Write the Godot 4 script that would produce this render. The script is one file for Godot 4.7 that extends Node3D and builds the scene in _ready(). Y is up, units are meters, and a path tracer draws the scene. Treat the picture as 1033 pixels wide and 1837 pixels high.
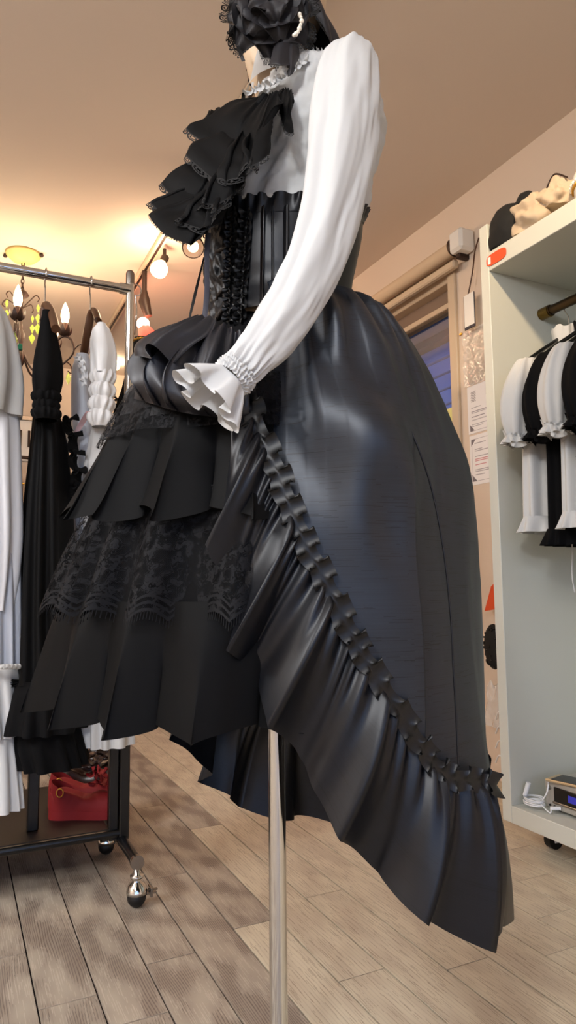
extends Node3D
# A dress on a mannequin in a small clothes shop, seen from a low viewpoint. Units are metres, y is up; planks and walls run along x and z.

const FOCAL := 1238.712
const MID := Vector2(516.5, 918.5)
const EYE := Vector3(0, 0.75, 0)
var cam_basis := Basis()
var ahead := Vector3.FORWARD          # level direction of view
var side := Vector3.RIGHT             # level direction to the right
var M := {}                           # materials
var taken := {}
var rng := RandomNumberGenerator.new()

# ------------------------------------------------------------------ mesh collector
class Mb:
	var v := PackedVector3Array()
	var n := PackedVector3Array()
	var t := PackedVector2Array()
	var ix := PackedInt32Array()

	func tri(a: Vector3, b: Vector3, c: Vector3):
		var nn = (b - a).cross(c - a).normalized()
		var k = v.size()
		for p in [a, b, c]:
			v.append(p); n.append(nn); t.append(Vector2(p.x + p.z, p.y))
		ix.append_array([k, k + 2, k + 1])

	func quad(a: Vector3, b: Vector3, c: Vector3, d: Vector3, us := 1.0, vs := 1.0, uo := 0.0, vo := 0.0):
		var nn = (c - a).cross(d - b).normalized()
		var k = v.size()
		v.append_array([a, b, c, d])
		for i in 4: n.append(nn)
		t.append_array([Vector2(uo, vo), Vector2(uo + us, vo), Vector2(uo + us, vo + vs), Vector2(uo, vo + vs)])
		ix.append_array([k, k + 2, k + 1, k, k + 3, k + 2])

	func grid(g: Array, closed := false, us := 1.0, vs := 1.0):
		var rows = g.size()
		var cols = g[0].size()
		var k = v.size()
		for j in rows:
			for i in cols:
				var il = i - 1
				var ir = i + 1
				if closed:
					il = cols - 2 if i == 0 else i - 1
					ir = 1 if i == cols - 1 else i + 1
				else:
					il = maxi(il, 0); ir = mini(ir, cols - 1)
				var du = g[j][ir] - g[j][il]
				var dv = g[mini(j + 1, rows - 1)][i] - g[maxi(j - 1, 0)][i]
				var nn = du.cross(dv)
				if nn.length_squared() < 1e-16:
					var jj = clampi(j, 1, rows - 2) if rows > 2 else j
					du = g[jj][ir] - g[jj][il]
					nn = du.cross(dv)
				v.append(g[j][i]); n.append(nn.normalized() if nn.length_squared() > 0 else Vector3.UP)
				t.append(Vector2(us * i / (cols - 1.0), vs * j / (rows - 1.0)))
		for j in rows - 1:
			for i in cols - 1:
				var a = k + j * cols + i
				var b = a + 1
				var d = a + cols
				var c = d + 1
				ix.append_array([a, c, b, a, d, c])

	func box(lo: Vector3, hi: Vector3, bev := 0.0, x := Transform3D()):
		var e = (hi - lo).abs()
		bev = minf(bev, 0.45 * minf(e.x, minf(e.y, e.z)))
		var m = (lo + hi) / 2
		var h = e / 2
		var axes = [Vector3.RIGHT, Vector3.UP, Vector3.BACK]
		var put = func(p): return x * (m + p)
		for a in 3:
			var b = (a + 1) % 3
			var c = (a + 2) % 3
			var A = axes[a]; var B = axes[b] * (h[b] - bev); var C = axes[c] * (h[c] - bev)
			for s in [-1.0, 1.0]:
				var o = A * h[a] * s
				if s > 0: quad(put.call(o - B - C), put.call(o + B - C), put.call(o + B + C), put.call(o - B + C), 2 * h[b], 2 * h[c])
				else: quad(put.call(o - B + C), put.call(o + B + C), put.call(o + B - C), put.call(o - B - C), 2 * h[b], 2 * h[c])
			if bev > 0:
				for sb in [-1.0, 1.0]:
					for sc in [-1.0, 1.0]:
						var E = axes[a] * (h[a] - bev)
						var p = axes[b] * sb * h[b] + axes[c] * sc * (h[c] - bev)
						var q = axes[b] * sb * (h[b] - bev) + axes[c] * sc * h[c]
						if sb * sc > 0: quad(put.call(p - E), put.call(p + E), put.call(q + E), put.call(q - E))
						else: quad(put.call(q - E), put.call(q + E), put.call(p + E), put.call(p - E))
		if bev > 0:
			for sx in [-1.0, 1.0]:
				for sy in [-1.0, 1.0]:
					for sz in [-1.0, 1.0]:
						var p = Vector3(sx * h.x, sy * (h.y - bev), sz * (h.z - bev))
						var q = Vector3(sx * (h.x - bev), sy * h.y, sz * (h.z - bev))
						var r = Vector3(sx * (h.x - bev), sy * (h.y - bev), sz * h.z)
						if sx * sy * sz > 0: tri(put.call(p), put.call(q), put.call(r))
						else: tri(put.call(p), put.call(r), put.call(q))

	# a tube along a path; r is one radius or one per point; squash flattens it along its second axis
	func tube(path: Array, r, seg := 10, caps := true, squash := 1.0, hint := Vector3.UP):
		var g = []
		var m = path.size()
		var up = hint
		for j in m:
			var d = (path[mini(j + 1, m - 1)] - path[maxi(j - 1, 0)]).normalized()
			if absf(d.dot(up)) > 0.98: up = Vector3.RIGHT if absf(d.x) < 0.9 else Vector3.BACK
			var a = d.cross(up).normalized()
			var b = a.cross(d).normalized()
			up = b
			var rr = r[j] if (r is Array or r is PackedFloat32Array) else r
			var row = PackedVector3Array()
			for i in seg + 1:
				var w = TAU * i / seg
				row.append(path[j] + (a * cos(w) + b * sin(w) * squash) * rr)
			if j == 0 and caps:
				g.append(flat(path[j], seg))
				g.append(row)
			g.append(row)
			if j == m - 1 and caps:
				g.append(row)
				g.append(flat(path[j], seg))
		grid(g, true)

	func flat(p, seg):
		var row = PackedVector3Array()
		for i in seg + 1: row.append(p)
		return row

	# profile of (radius, height) turned about the y axis of x
	func lathe(profile: Array, x := Transform3D(), seg := 20):
		var g = []
		for p in profile:
			var row = PackedVector3Array()
			for i in seg + 1:
				var w = -TAU * i / seg
				row.append(x * Vector3(p.x * cos(w), p.y, p.x * sin(w)))
			g.append(row)
		grid(g, true)

	func ball(c: Vector3, r: Vector3, seg := 14, b := Basis()):
		var g = []
		for j in seg / 2 + 1:
			var a = PI * j / (seg / 2)
			var row = PackedVector3Array()
			for i in seg + 1:
				var w = TAU * i / seg
				row.append(c + b * (Vector3(sin(a) * cos(w), cos(a), -sin(a) * sin(w)) * r))
			g.append(row)
		grid(g, true)

	# polygon (counter-clockwise in x, y of x) with thickness along z
	func slab(poly: PackedVector2Array, thick: float, x := Transform3D()):
		if Geometry2D.is_polygon_clockwise(poly): poly.reverse()
		var tris = Geometry2D.triangulate_polygon(poly)
		for s in [0, 1]:
			var z = thick * s
			for k in range(0, tris.size(), 3):
				var p = []
				for q in 3: p.append(x * Vector3(poly[tris[k + q]].x, poly[tris[k + q]].y, z))
				var ccw = (poly[tris[k + 1]] - poly[tris[k]]).cross(poly[tris[k + 2]] - poly[tris[k]]) > 0
				if ccw == (s == 1): tri(p[0], p[1], p[2])
				else: tri(p[0], p[2], p[1])
		for k in poly.size():
			var a = poly[k]; var b = poly[(k + 1) % poly.size()]
			quad(x * Vector3(a.x, a.y, 0), x * Vector3(b.x, b.y, 0), x * Vector3(b.x, b.y, thick), x * Vector3(a.x, a.y, thick))

	func mesh(origin := Vector3.ZERO) -> ArrayMesh:
		var arr = []
		arr.resize(Mesh.ARRAY_MAX)
		if origin != Vector3.ZERO:
			for i in v.size(): v[i] -= origin
		arr[Mesh.ARRAY_VERTEX] = v; arr[Mesh.ARRAY_NORMAL] = n; arr[Mesh.ARRAY_TEX_UV] = t; arr[Mesh.ARRAY_INDEX] = ix
		var m = ArrayMesh.new()
		m.add_surface_from_arrays(Mesh.PRIMITIVE_TRIANGLES, arr)
		return m

# ------------------------------------------------------------------ rounded forms given ring by ring
class Loft:
	var h := []; var c := []; var a := []; var b := []
	var R := Vector3.RIGHT; var T := Vector3.BACK

	func find(y: float) -> Array:
		var m = h.size()
		var k = 0
		while k < m - 2 and y < h[k + 1]: k += 1
		var w = clampf((h[k] - y) / maxf(h[k] - h[k + 1], 1e-6), 0, 1)
		var p = maxi(k - 1, 0); var q = mini(k + 2, m - 1)
		return [c[k].cubic_interpolate(c[k + 1], c[p], c[q], w), cubic_interpolate(a[k], a[k + 1], a[p], a[q], w), cubic_interpolate(b[k], b[k + 1], b[p], b[q], w)]

	func cubic_interpolate(x, y, pre, post, w): return 0.5 * ((x * 2.0) + (-pre + y) * w + (2.0 * pre - 5.0 * x + 4.0 * y - post) * (w * w) + (-pre + 3.0 * x - 3.0 * y + post) * (w * w * w))

	# the point at bearing phi (0 right, 90 degrees towards the viewer, 180 left), height y, dr proud of the surface
	func at(phi: float, y: float, dr := 0.0) -> Vector3:
		var f = find(y)
		var p = f[0] + R * (f[1] + dr) * cos(phi) + T * (f[2] + dr) * sin(phi)
		return Vector3(p.x, y, p.z)

	func bearing(p: Vector3) -> float:
		var f = find(p.y)
		var d = p - f[0]
		return atan2(d.dot(T) / f[2], d.dot(R) / f[1])

	func inside(p: Vector3, dr := 0.0) -> bool:
		var f = find(p.y)
		var d = p - f[0]
		return pow(d.dot(R) / (f[1] + dr), 2) + pow(d.dot(T) / (f[2] + dr), 2) < 1.0

# ------------------------------------------------------------------ helpers
func aim_camera():
	# room axes in the view: -z and +x, found from where the planks and the clothes rail converge
	var a = Vector3(-599.5, -136.5, -FOCAL).normalized()
	var b = Vector3(2583.5, -105.5, -FOCAL).normalized()
	var z = -a
	var y = z.cross(b).normalized()
	var x = y.cross(z)
	cam_basis = Basis(x, y, z).transposed()
	ahead = cam_basis * Vector3.FORWARD
	ahead = Vector3(ahead.x, 0, ahead.z).normalized()
	side = ahead.cross(Vector3.UP).normalized()

func ray(px: float, py: float) -> Vector3:
	return cam_basis * Vector3(px - MID.x, MID.y - py, -FOCAL)

# where the line of sight through a pixel is d metres off, measured level along the view
func Q(px: float, py: float, d: float) -> Vector3:
	var r = ray(px, py)
	return EYE + r * (d / r.dot(ahead))

func on_x(px: float, py: float, x: float) -> Vector3:
	var r = ray(px, py)
	return EYE + r * (x / r.x)

func on_y(px: float, py: float, y: float) -> Vector3:
	var r = ray(px, py)
	return EYE + r * ((y - EYE.y) / r.y)

func on_z(px: float, py: float, z: float) -> Vector3:
	var r = ray(px, py)
	return EYE + r * (z / r.z)

func pts(list: Array) -> Array:
	var out = []
	for p in list: out.append(Q(p[0], p[1], p[2]))
	return out

func curve(p: Array, m: int) -> Array:
	var out = []
	var k = p.size() - 1
	for i in m:
		var f = float(i) * k / (m - 1)
		var s = mini(int(f), k - 1)
		out.append(p[s].cubic_interpolate(p[s + 1], p[maxi(s - 1, 0)], p[mini(s + 2, k)], f - s))
	return out

func net(rows: Array, nu: int, nv: int) -> Array:
	var wide = []
	for r in rows: wide.append(curve(r, nu))
	var g = []
	for j in nv: g.append(PackedVector3Array())
	for i in nu:
		var col = []
		for r in wide: col.append(r[i])
		var long = curve(col, nv)
		for j in nv: g[j].append(long[j])
	return g

# moves every point of a grid along its normal by f(u, v)
func fold(g: Array, f: Callable, closed := false, lean = null) -> Array:
	var out = []
	var rows = g.size(); var cols = g[0].size()
	for j in rows:
		var row = PackedVector3Array()
		for i in cols:
			var il = maxi(i - 1, 0); var ir = mini(i + 1, cols - 1)
			if closed and i == 0: il = cols - 2
			if closed and i == cols - 1: ir = 1
			var du = g[j][ir] - g[j][il]
			var dv = g[mini(j + 1, rows - 1)][i] - g[maxi(j - 1, 0)][i]
			var p = g[j][i] + du.cross(dv).normalized() * f.call(i / (cols - 1.0), j / (rows - 1.0))
			if lean: p += du.normalized() * lean.call(i / (cols - 1.0), j / (rows - 1.0))
			row.append(p)
		out.append(row)
	return out

# an uneven wave along u, 1 high, about k crests
func wave(u: float, k: float, ph := 0.0, sharp := 0.75) -> float:
	var s = sin(TAU * u * k + ph + 1.1 * sin(TAU * u * k * 0.31 + ph * 1.7) + 0.6 * sin(TAU * u * k * 0.17 + 2.0 * ph))
	return signf(s) * pow(absf(s), sharp)

# the same for closed rings: whole numbers of crests so that the ends meet
func ring_phase(phi: float, k: int, ph := 0.0) -> float:
	return phi * k + ph + 1.0 * sin(phi * roundf(k * 0.3) + ph * 1.7) + 0.6 * sin(phi * roundf(k * 0.17) + 2.0 * ph)

func ring_wave(phi: float, k: int, ph := 0.0, sharp := 0.75) -> float:
	var s = sin(ring_phase(phi, k, ph))
	return signf(s) * pow(absf(s), sharp)

# broad rounded crests with narrow valleys between, as in gathered cloth
func crest(u: float, k: float, ph := 0.0, broad := 0.6) -> float:
	return 2.0 * pow(absf(cos(0.5 * swing(u, k, ph))), broad) - 1.0

# the phase of wave(), for folds that also lean over sideways
func swing(u: float, k: float, ph := 0.0) -> float:
	return TAU * u * k + ph + 1.1 * sin(TAU * u * k * 0.31 + ph * 1.7) + 0.6 * sin(TAU * u * k * 0.17 + 2.0 * ph)

func loft(rows: Array) -> Loft:
	# rows of [py, left px, right px, depth over width, distance], top first
	var l = Loft.new()
	l.R = side; l.T = -ahead
	for r in rows:
		var m = Q((r[1] + r[2]) / 2.0, r[0], r[4])
		var a = Q(r[1], r[0], r[4]).distance_to(Q(r[2], r[0], r[4])) / 2.0
		a = a / sqrt(1.0 + pow(a / r[4], 2))
		l.h.append(m.y); l.c.append(m); l.a.append(a); l.b.append(a * r[3])
	return l

# first point of a form that the line of sight through a pixel meets; the nearest pass where it misses
func hit(l: Loft, px: float, py: float, dr := 0.0) -> Vector3:
	var d = 0.5
	while d < 1.6:
		if l.inside(Q(px, py, d), dr):
			for k in 6:
				var e = d - 0.01 * (1 - k * 0.16)
				if l.inside(Q(px, py, e), dr): return Q(px, py, e)
			return Q(px, py, d)
		d += 0.01
	return Q(px, py, 1.05)

func rings(l: Loft, y0: float, y1: float, nv: int, nu: int, dr: Callable, drop := 0.0, lean = null, dip = null) -> Array:
	var g = []
	for j in nv:
		var row = PackedVector3Array()
		var v = j / (nv - 1.0)
		for i in nu + 1:
			var phi = -TAU * i / nu
			var y = lerpf(y0, y1, v)
			var p = l.at(phi, y, dr.call(phi, v))
			if dip: p.y += dip.call(phi, v)
			if lean: p += (l.R * -sin(phi) + l.T * cos(phi)) * lean.call(phi, v)
			p.y += drop * sin(phi) * v
			row.append(p)
		g.append(row)
	return g

func numbered(called: String) -> String:
	var k = taken.get(called, 0)
	taken[called] = k + 1
	return called if k == 0 else "%s_%03d" % [called, k]

func thing(called: String, label: String, category: String, at := Vector3.ZERO, group := "") -> Node3D:
	var o := Node3D.new()
	o.name = numbered(called)
	add_child(o)
	o.position = at
	tag(o, label, category, group)
	return o

func tag(o: Node, label: String, category: String, group := ""):
	o.set_meta("label", label)
	o.set_meta("category", category)
	if group: o.set_meta("group", group)

func part(mb: Mb, called: String, mat: Material, parent: Node, label := "") -> MeshInstance3D:
	var o := MeshInstance3D.new()
	var at := Vector3.ZERO
	var up = parent
	while up is Node3D and up != self:
		at += up.position
		up = up.get_parent()
	o.mesh = mb.mesh(at)
	o.mesh.surface_set_material(0, mat)
	if parent == self:
		o.name = numbered(called)
		add_child(o)
	else:
		o.name = called
		parent.add_child(o, true)
	if label: o.set_meta("label", label)
	return o

func sheet(g: Array, called: String, mat: Material, parent: Node, closed := false, us := 1.0, vs := 1.0, label := "") -> MeshInstance3D:
	var mb = Mb.new()
	mb.grid(g, closed, us, vs)
	return part(mb, called, mat, parent, label)

func single(mb: Mb, called: String, mat: Material, label: String, category: String, group := "") -> MeshInstance3D:
	# a thing that is one mesh, with its origin at the foot of it
	var lo = mb.v[0]; var hi = mb.v[0]
	for p in mb.v:
		lo = lo.min(p); hi = hi.max(p)
	var at = Vector3((lo.x + hi.x) / 2, lo.y, (lo.z + hi.z) / 2)
	var o := MeshInstance3D.new()
	o.mesh = mb.mesh(at)
	o.mesh.surface_set_material(0, mat)
	o.name = numbered(called)
	add_child(o)
	o.position = at
	tag(o, label, category, group)
	return o

func struct(mb: Mb, called: String, mat: Material, parent: Node = self) -> MeshInstance3D:
	var o := MeshInstance3D.new()
	o.mesh = mb.mesh()
	o.mesh.surface_set_material(0, mat)
	o.name = called
	parent.add_child(o, true)
	if parent == self: o.set_meta("kind", "structure")
	return o

func mat(called: String, color: Color, rough := 0.6, metal := 0.0) -> StandardMaterial3D:
	var m := StandardMaterial3D.new()
	m.resource_name = called
	m.albedo_color = color
	m.roughness = rough
	m.metallic = metal
	m.cull_mode = BaseMaterial3D.CULL_DISABLED
	M[called] = m
	return m

func noise(freq: float, sd: int, oct := 3) -> FastNoiseLite:
	var f := FastNoiseLite.new()
	f.noise_type = FastNoiseLite.TYPE_SIMPLEX_SMOOTH
	f.frequency = freq
	f.seed = sd
	f.fractal_octaves = oct
	return f

func picture(w: int, h: int, f: Callable) -> ImageTexture:
	var im := Image.create_empty(w, h, false, Image.FORMAT_RGBA8)
	for y in h:
		for x in w: im.set_pixel(x, y, f.call(x, y))
	return ImageTexture.create_from_image(im)

func lamp(parent: Node, at: Vector3, color: Color, energy: float, size := 0.03):
	var l := OmniLight3D.new()
	l.name = "lamp_light"
	l.light_color = color
	l.light_energy = energy
	l.light_size = size
	l.omni_range = 12.0
	l.omni_attenuation = 2.0
	l.shadow_enabled = true
	parent.add_child(l, true)
	l.global_position = at

func spot(parent: Node, at: Vector3, to: Vector3, color: Color, energy: float, angle: float):
	var l := SpotLight3D.new()
	l.name = "beam_light"
	l.light_color = color
	l.light_energy = energy
	l.light_size = 0.04
	l.spot_range = 12.0
	l.spot_attenuation = 2.0
	l.spot_angle = angle
	l.spot_angle_attenuation = 0.6
	l.shadow_enabled = true
	parent.add_child(l, true)
	l.look_at_from_position(at, to, Vector3.UP if absf((to - at).normalized().y) < 0.97 else Vector3.RIGHT)

func _ready():
	rng.seed = 20240
	# ---- camera
	aim_camera()
	var cam := Camera3D.new()
	cam.name = "camera"
	cam.fov = 73.1136
	cam.near = 0.05
	cam.far = 100.0
	cam.transform = Transform3D(cam_basis, EYE)
	add_child(cam)
	cam.current = true
	# ---- sky (dusk outside) and exposure
	var env := Environment.new()
	env.background_mode = Environment.BG_SKY
	var sm := ProceduralSkyMaterial.new()
	sm.sky_top_color = Color(0.3, 0.42, 0.62)
	sm.sky_horizon_color = Color(0.55, 0.62, 0.72)
	sm.ground_bottom_color = Color(0.12, 0.12, 0.14)
	sm.ground_horizon_color = Color(0.3, 0.32, 0.38)
	sm.sky_energy_multiplier = 2.2
	env.sky = Sky.new()
	env.sky.sky_material = sm
	env.tonemap_mode = Environment.TONE_MAPPER_LINEAR
	env.tonemap_exposure = 1.15
	env.sdfgi_enabled = true
	env.ssao_enabled = true
	env.ssil_enabled = true
	var we := WorldEnvironment.new()
	we.name = "surroundings"
	we.environment = env
	add_child(we)
	# ---- large area lights: unseen ceiling panels, placed to light the dress from front left
	materials()
	unseen_ceiling_panel(Vector3(-0.85, 2.395, 0.55), Vector2(1.2, 0.6), Color(0.97, 0.98, 1.0), 2.4)
	pendant(Vector3(-1.0, 1.95, 0.7), 1.5, "hung before the unseen front window")
	pendant(Vector3(-1.9, 1.95, -1.3), 1.1, "hung near the left wall")
	unseen_ceiling_panel(Vector3(-2.0, 2.395, -1.0), Vector2(0.6, 1.2), Color(0.97, 0.98, 1.0), 3.6)
	# ---- the setting, then the things in it
	room()
	floor_planks()
	window_side()
	mannequin()
	overskirt()
	tiered_skirt()
	corset()
	blouse()
	jabot()
	headdress()
	clothes_rack()
	rack_garments()
	shoes()
	wardrobe()
	blouses()
	shelf_top_things()
	sound_system()
	ceiling_lights()
	chandelier()
	wall_papers()
	far_things()

func unseen_ceiling_panel(at: Vector3, size: Vector2, color: Color, energy: float):
	var t = thing("unseen_ceiling_lamp", "unseen flat white ceiling light panel, placed to light the dress, %s" % ("the larger square-on one over the shop floor" if size.x > size.y else "the one nearer the left wall"), "ceiling lamp", at)
	var mb = Mb.new()
	mb.box(at + Vector3(-size.x / 2 - 0.03, -0.02, -size.y / 2 - 0.03), at + Vector3(size.x / 2 + 0.03, 0.004, size.y / 2 + 0.03), 0.004)
	part(mb, "frame", M.white_paint, t)
	mb = Mb.new()
	mb.box(at + Vector3(-size.x / 2, -0.026, -size.y / 2), at + Vector3(size.x / 2, -0.0205, size.y / 2), 0.002)
	part(mb, "diffuser", M.panel_glow, t)
	var l := AreaLight3D.new()
	l.name = "panel_light"
	l.area_size = size
	l.light_color = color
	l.light_energy = energy
	l.area_range = 14.0
	l.area_attenuation = 2.0
	l.shadow_enabled = true
	t.add_child(l)
	l.position = Vector3(0, -0.04, 0)
	l.rotation = Vector3(-PI / 2, 0, 0)

# unseen globe lamps, out of view, placed to brighten the ceiling and the room
func pendant(at: Vector3, energy: float, where: String):
	var t = thing("unseen_globe_lamp", "unseen white glass globe lamp on a thin cord, placed to light the ceiling, %s" % where, "pendant lamp", at - Vector3(0, 0.1, 0))
	var mb = Mb.new()
	mb.tube([at + Vector3(0, 0.09, 0), Vector3(at.x, 2.4, at.z)], 0.004, 8)
	part(mb, "cord", M.dark_rubber, t)
	mb = Mb.new()
	mb.ball(at, Vector3.ONE * 0.1, 24)
	part(mb, "globe_bulb", M.globe_glow, t)
	lamp(t, at, Color(0.96, 0.97, 0.98), energy, 0.1)

func materials():
	var m
	m = mat("white_paint", Color(0.9, 0.89, 0.87), 0.5)
	m = mat("panel_glow", Color(0.9, 0.9, 0.9), 0.5)
	m.emission_enabled = true; m.emission = Color(1, 1, 1); m.emission_energy_multiplier = 1.5
	mat("plaster", Color(0.86, 0.79, 0.72), 0.85)
	mat("ceiling_paint", Color(0.855, 0.8, 0.745), 0.85)
	mat("gap_dark", Color(0.1, 0.07, 0.09), 0.9)
	mat("cream_metal", Color(0.78, 0.7, 0.6), 0.5)
	mat("cream_fabric", Color(0.8, 0.71, 0.6), 0.7)
	mat("dark_rubber", Color(0.05, 0.05, 0.055), 0.5)
	mat("chrome", Color(0.86, 0.86, 0.85), 0.1, 1.0)
	mat("dull_chrome", Color(0.62, 0.6, 0.58), 0.25, 1.0)
	mat("black_metal", Color(0.03, 0.03, 0.035), 0.32)
	mat("brass", Color(0.5, 0.4, 0.2), 0.32, 1.0)
	mat("dark_brass", Color(0.3, 0.24, 0.17), 0.35, 1.0)
	mat("gold", Color(0.85, 0.66, 0.28), 0.3, 1.0)
	mat("bronze", Color(0.2, 0.13, 0.1), 0.5, 0.3)
	mat("wood_hanger", Color(0.3, 0.18, 0.1), 0.35)
	mat("dark_wood", Color(0.09, 0.06, 0.05), 0.45)
	mat("laminate", Color(0.8, 0.8, 0.755), 0.45)
	mat("laminate_inside", Color(0.8, 0.82, 0.78), 0.5)
	mat("mannequin_shell", Color(0.86, 0.76, 0.64), 0.4)
	mat("pearl", Color(0.95, 0.92, 0.86), 0.2)
	mat("paper", Color(0.93, 0.92, 0.9), 0.7)
	mat("black_plastic", Color(0.03, 0.03, 0.035), 0.3)
	mat("silver_plastic", Color(0.72, 0.7, 0.66), 0.35, 0.4)
	mat("white_plastic", Color(0.9, 0.9, 0.9), 0.35)
	mat("orange", Color(0.85, 0.3, 0.12), 0.6)
	mat("note_yellow", Color(0.86, 0.84, 0.55), 0.7)
	m = mat("glass", Color(0.95, 0.97, 1.0, 0.06), 0.02)
	m.transparency = BaseMaterial3D.TRANSPARENCY_ALPHA
	mat("taupe", Color(0.5, 0.42, 0.36), 0.6)
	mat("siding", Color(0.16, 0.42, 0.75), 0.6)
	mat("red_suede", Color(0.52, 0.025, 0.05), 0.7)
	mat("brown_leather", Color(0.16, 0.09, 0.07), 0.3)
	mat("beige_cloth", Color(0.74, 0.66, 0.56), 0.85)
	mat("felt_black", Color(0.025, 0.022, 0.022), 0.85)
	# cloths
	m = mat("white_chiffon", Color(0.8, 0.8, 0.795), 0.75)
	m.backlight_enabled = true; m.backlight = Color(0.3, 0.3, 0.3)
	m = mat("white_cotton", Color(0.79, 0.785, 0.77), 0.8)
	m = mat("lilac_satin", Color(0.74, 0.76, 0.8), 0.45)
	m = mat("black_crepe", Color(0.042, 0.04, 0.041), 0.62)
	m.metallic_specular = 0.22
	m.rim_enabled = true; m.rim = 0.07; m.rim_tint = 0.6
	m = mat("black_cotton", Color(0.04, 0.038, 0.042), 0.85)
	m.metallic_specular = 0.25
	m = mat("black_organza", Color(0.075, 0.065, 0.085), 0.6)
	m.rim_enabled = true; m.rim = 0.3; m.rim_tint = 0.6
	# satin with slubs running round the skirt
	var nz = noise(0.02, 5, 2)
	var n2 = noise(0.035, 9, 2)
	var slub = picture(512, 512, func(x, y):
		var s = nz.get_noise_2d(x * 0.14, y * 14.0)
		var cut = n2.get_noise_2d(x * 0.12, y * 6.0)
		var v = 0.9 + 0.1 * s - (0.6 if s > 0.43 and cut > 0.05 else 0.0)
		return Color(v, v, v))
	m = mat("satin", Color(0.15, 0.175, 0.215), 0.46, 0.0)
	m.albedo_texture = slub
	m.metallic_specular = 0.6
	m.metallic = 0.35
	m = mat("satin_plain", Color(0.1, 0.1, 0.125), 0.45, 0.2)
	m.metallic_specular = 0.6
	m = mat("satin_corset", Color(0.05, 0.052, 0.07), 0.42, 0.1)
	m = mat("satin_ruffle", Color(0.07, 0.077, 0.1), 0.4, 0.1)
	m.albedo_texture = slub
	m.metallic_specular = 0.45
	m = mat("satin_trim", Color(0.035, 0.035, 0.04), 0.45, 0.1)
	mat("satin_tie", Color(0.22, 0.22, 0.26), 0.5)
	mat("satin_brown", Color(0.085, 0.065, 0.062), 0.3, 0.15)
	# lace: tulle, flowers and a scalloped fringe
	var ln = noise(0.022, 3, 2)
	var lw = noise(0.03, 23, 2)
	var lace = picture(512, 512, func(x, y):
		var u = x / 512.0; var v = y / 512.0
		var on = (x + y) % 6 == 0 or (x - y + 1020) % 6 == 0
		# leaves and tendrils, wrapped so that the width repeats
		var a = TAU * u
		var p = Vector3(cos(a) * 90.0, sin(a) * 90.0, y * 1.1)
		var n = ln.get_noise_3dv(p)
		var w = lw.get_noise_3dv(p * 1.6)
		if n > 0.1 and absf(w) > 0.06: on = true
		if absf(n + 0.12) < 0.03: on = true
		var edge = 0.93 - 0.07 * absf(sin(PI * u * 4.0))
		for k in 3:
			if absf(v - edge + 0.015 + 0.045 * k) < 0.009: on = true
		if v > edge: on = v < edge + 0.05 and x % 9 < 2
		return Color(1, 1, 1, 1.0 if on else 0.0))
	m = mat("black_lace", Color(0.06, 0.058, 0.068), 0.7)
	m.metallic_specular = 0.3
	m.albedo_texture = lace
	m.transparency = BaseMaterial3D.TRANSPARENCY_ALPHA_SCISSOR
	m.alpha_scissor_threshold = 0.5
	# narrow crocheted edging: loops
	var loops = picture(256, 64, func(x, y):
		var u = fposmod(x / 64.0, 1.0) - 0.5; var v = y / 64.0
		var d = sqrt(u * u * 1.0 + pow(v - 0.38, 2))
		var on = v < 0.14 or absf(d - 0.42) < 0.075 or absf(d - 0.18) < 0.05
		if d > 0.18 and d < 0.42 and absf(sin(4.0 * atan2(v - 0.38, u))) < 0.3: on = true
		if v > 0.9: on = false
		return Color(1, 1, 1, 1.0 if on else 0.0))
	m = mat("lace_edging", Color(0.045, 0.04, 0.04), 0.8)
	m.albedo_texture = loops
	m.transparency = BaseMaterial3D.TRANSPARENCY_ALPHA_SCISSOR
	m.alpha_scissor_threshold = 0.5
	mat("white_satin", Color(0.9, 0.9, 0.9), 0.4)
	mat("pink_satin", Color(0.86, 0.72, 0.74), 0.45)
	m = mat("white_lace", Color(0.86, 0.86, 0.87), 0.85)
	mat("navy", Color(0.06, 0.08, 0.18), 0.5)
	m = mat("jet", Color(0.02, 0.02, 0.02), 0.08)
	mat("teal", Color(0.05, 0.3, 0.25), 0.2)
	mat("rose_cream", Color(0.86, 0.77, 0.5), 0.6)
	mat("bronze_light", Color(0.42, 0.3, 0.24), 0.5)
	mat("phone_gold", Color(0.8, 0.7, 0.55), 0.3, 0.5)
	m = mat("clear_film", Color(0.95, 0.95, 0.95, 0.3), 0.12)
	m.transparency = BaseMaterial3D.TRANSPARENCY_ALPHA
	m = mat("green_glass", Color(0.75, 0.9, 0.3, 0.35), 0.05)
	m.transparency = BaseMaterial3D.TRANSPARENCY_ALPHA
	m = mat("pink_glass", Color(0.9, 0.35, 0.35), 0.4)
	m.backlight_enabled = true; m.backlight = Color(1.0, 0.5, 0.45)
	m = mat("display_blue", Color(0.1, 0.1, 0.3), 0.3)
	m.emission_enabled = true; m.emission = Color(0.25, 0.25, 0.8); m.emission_energy_multiplier = 0.4
	m = mat("bulb_glow", Color(1, 0.9, 0.75), 0.4)
	m.emission_enabled = true; m.emission = Color(1.0, 0.86, 0.66); m.emission_energy_multiplier = 4.0
	m = mat("globe_glow", Color(1, 0.97, 0.92), 0.4)
	m.emission_enabled = true; m.emission = Color(1.0, 0.95, 0.88); m.emission_energy_multiplier = 2.0
	m = mat("pink_glow", Color(1, 0.8, 0.75), 0.4)
	m.emission_enabled = true; m.emission = Color(1.0, 0.72, 0.66); m.emission_energy_multiplier = 3.0
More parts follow.
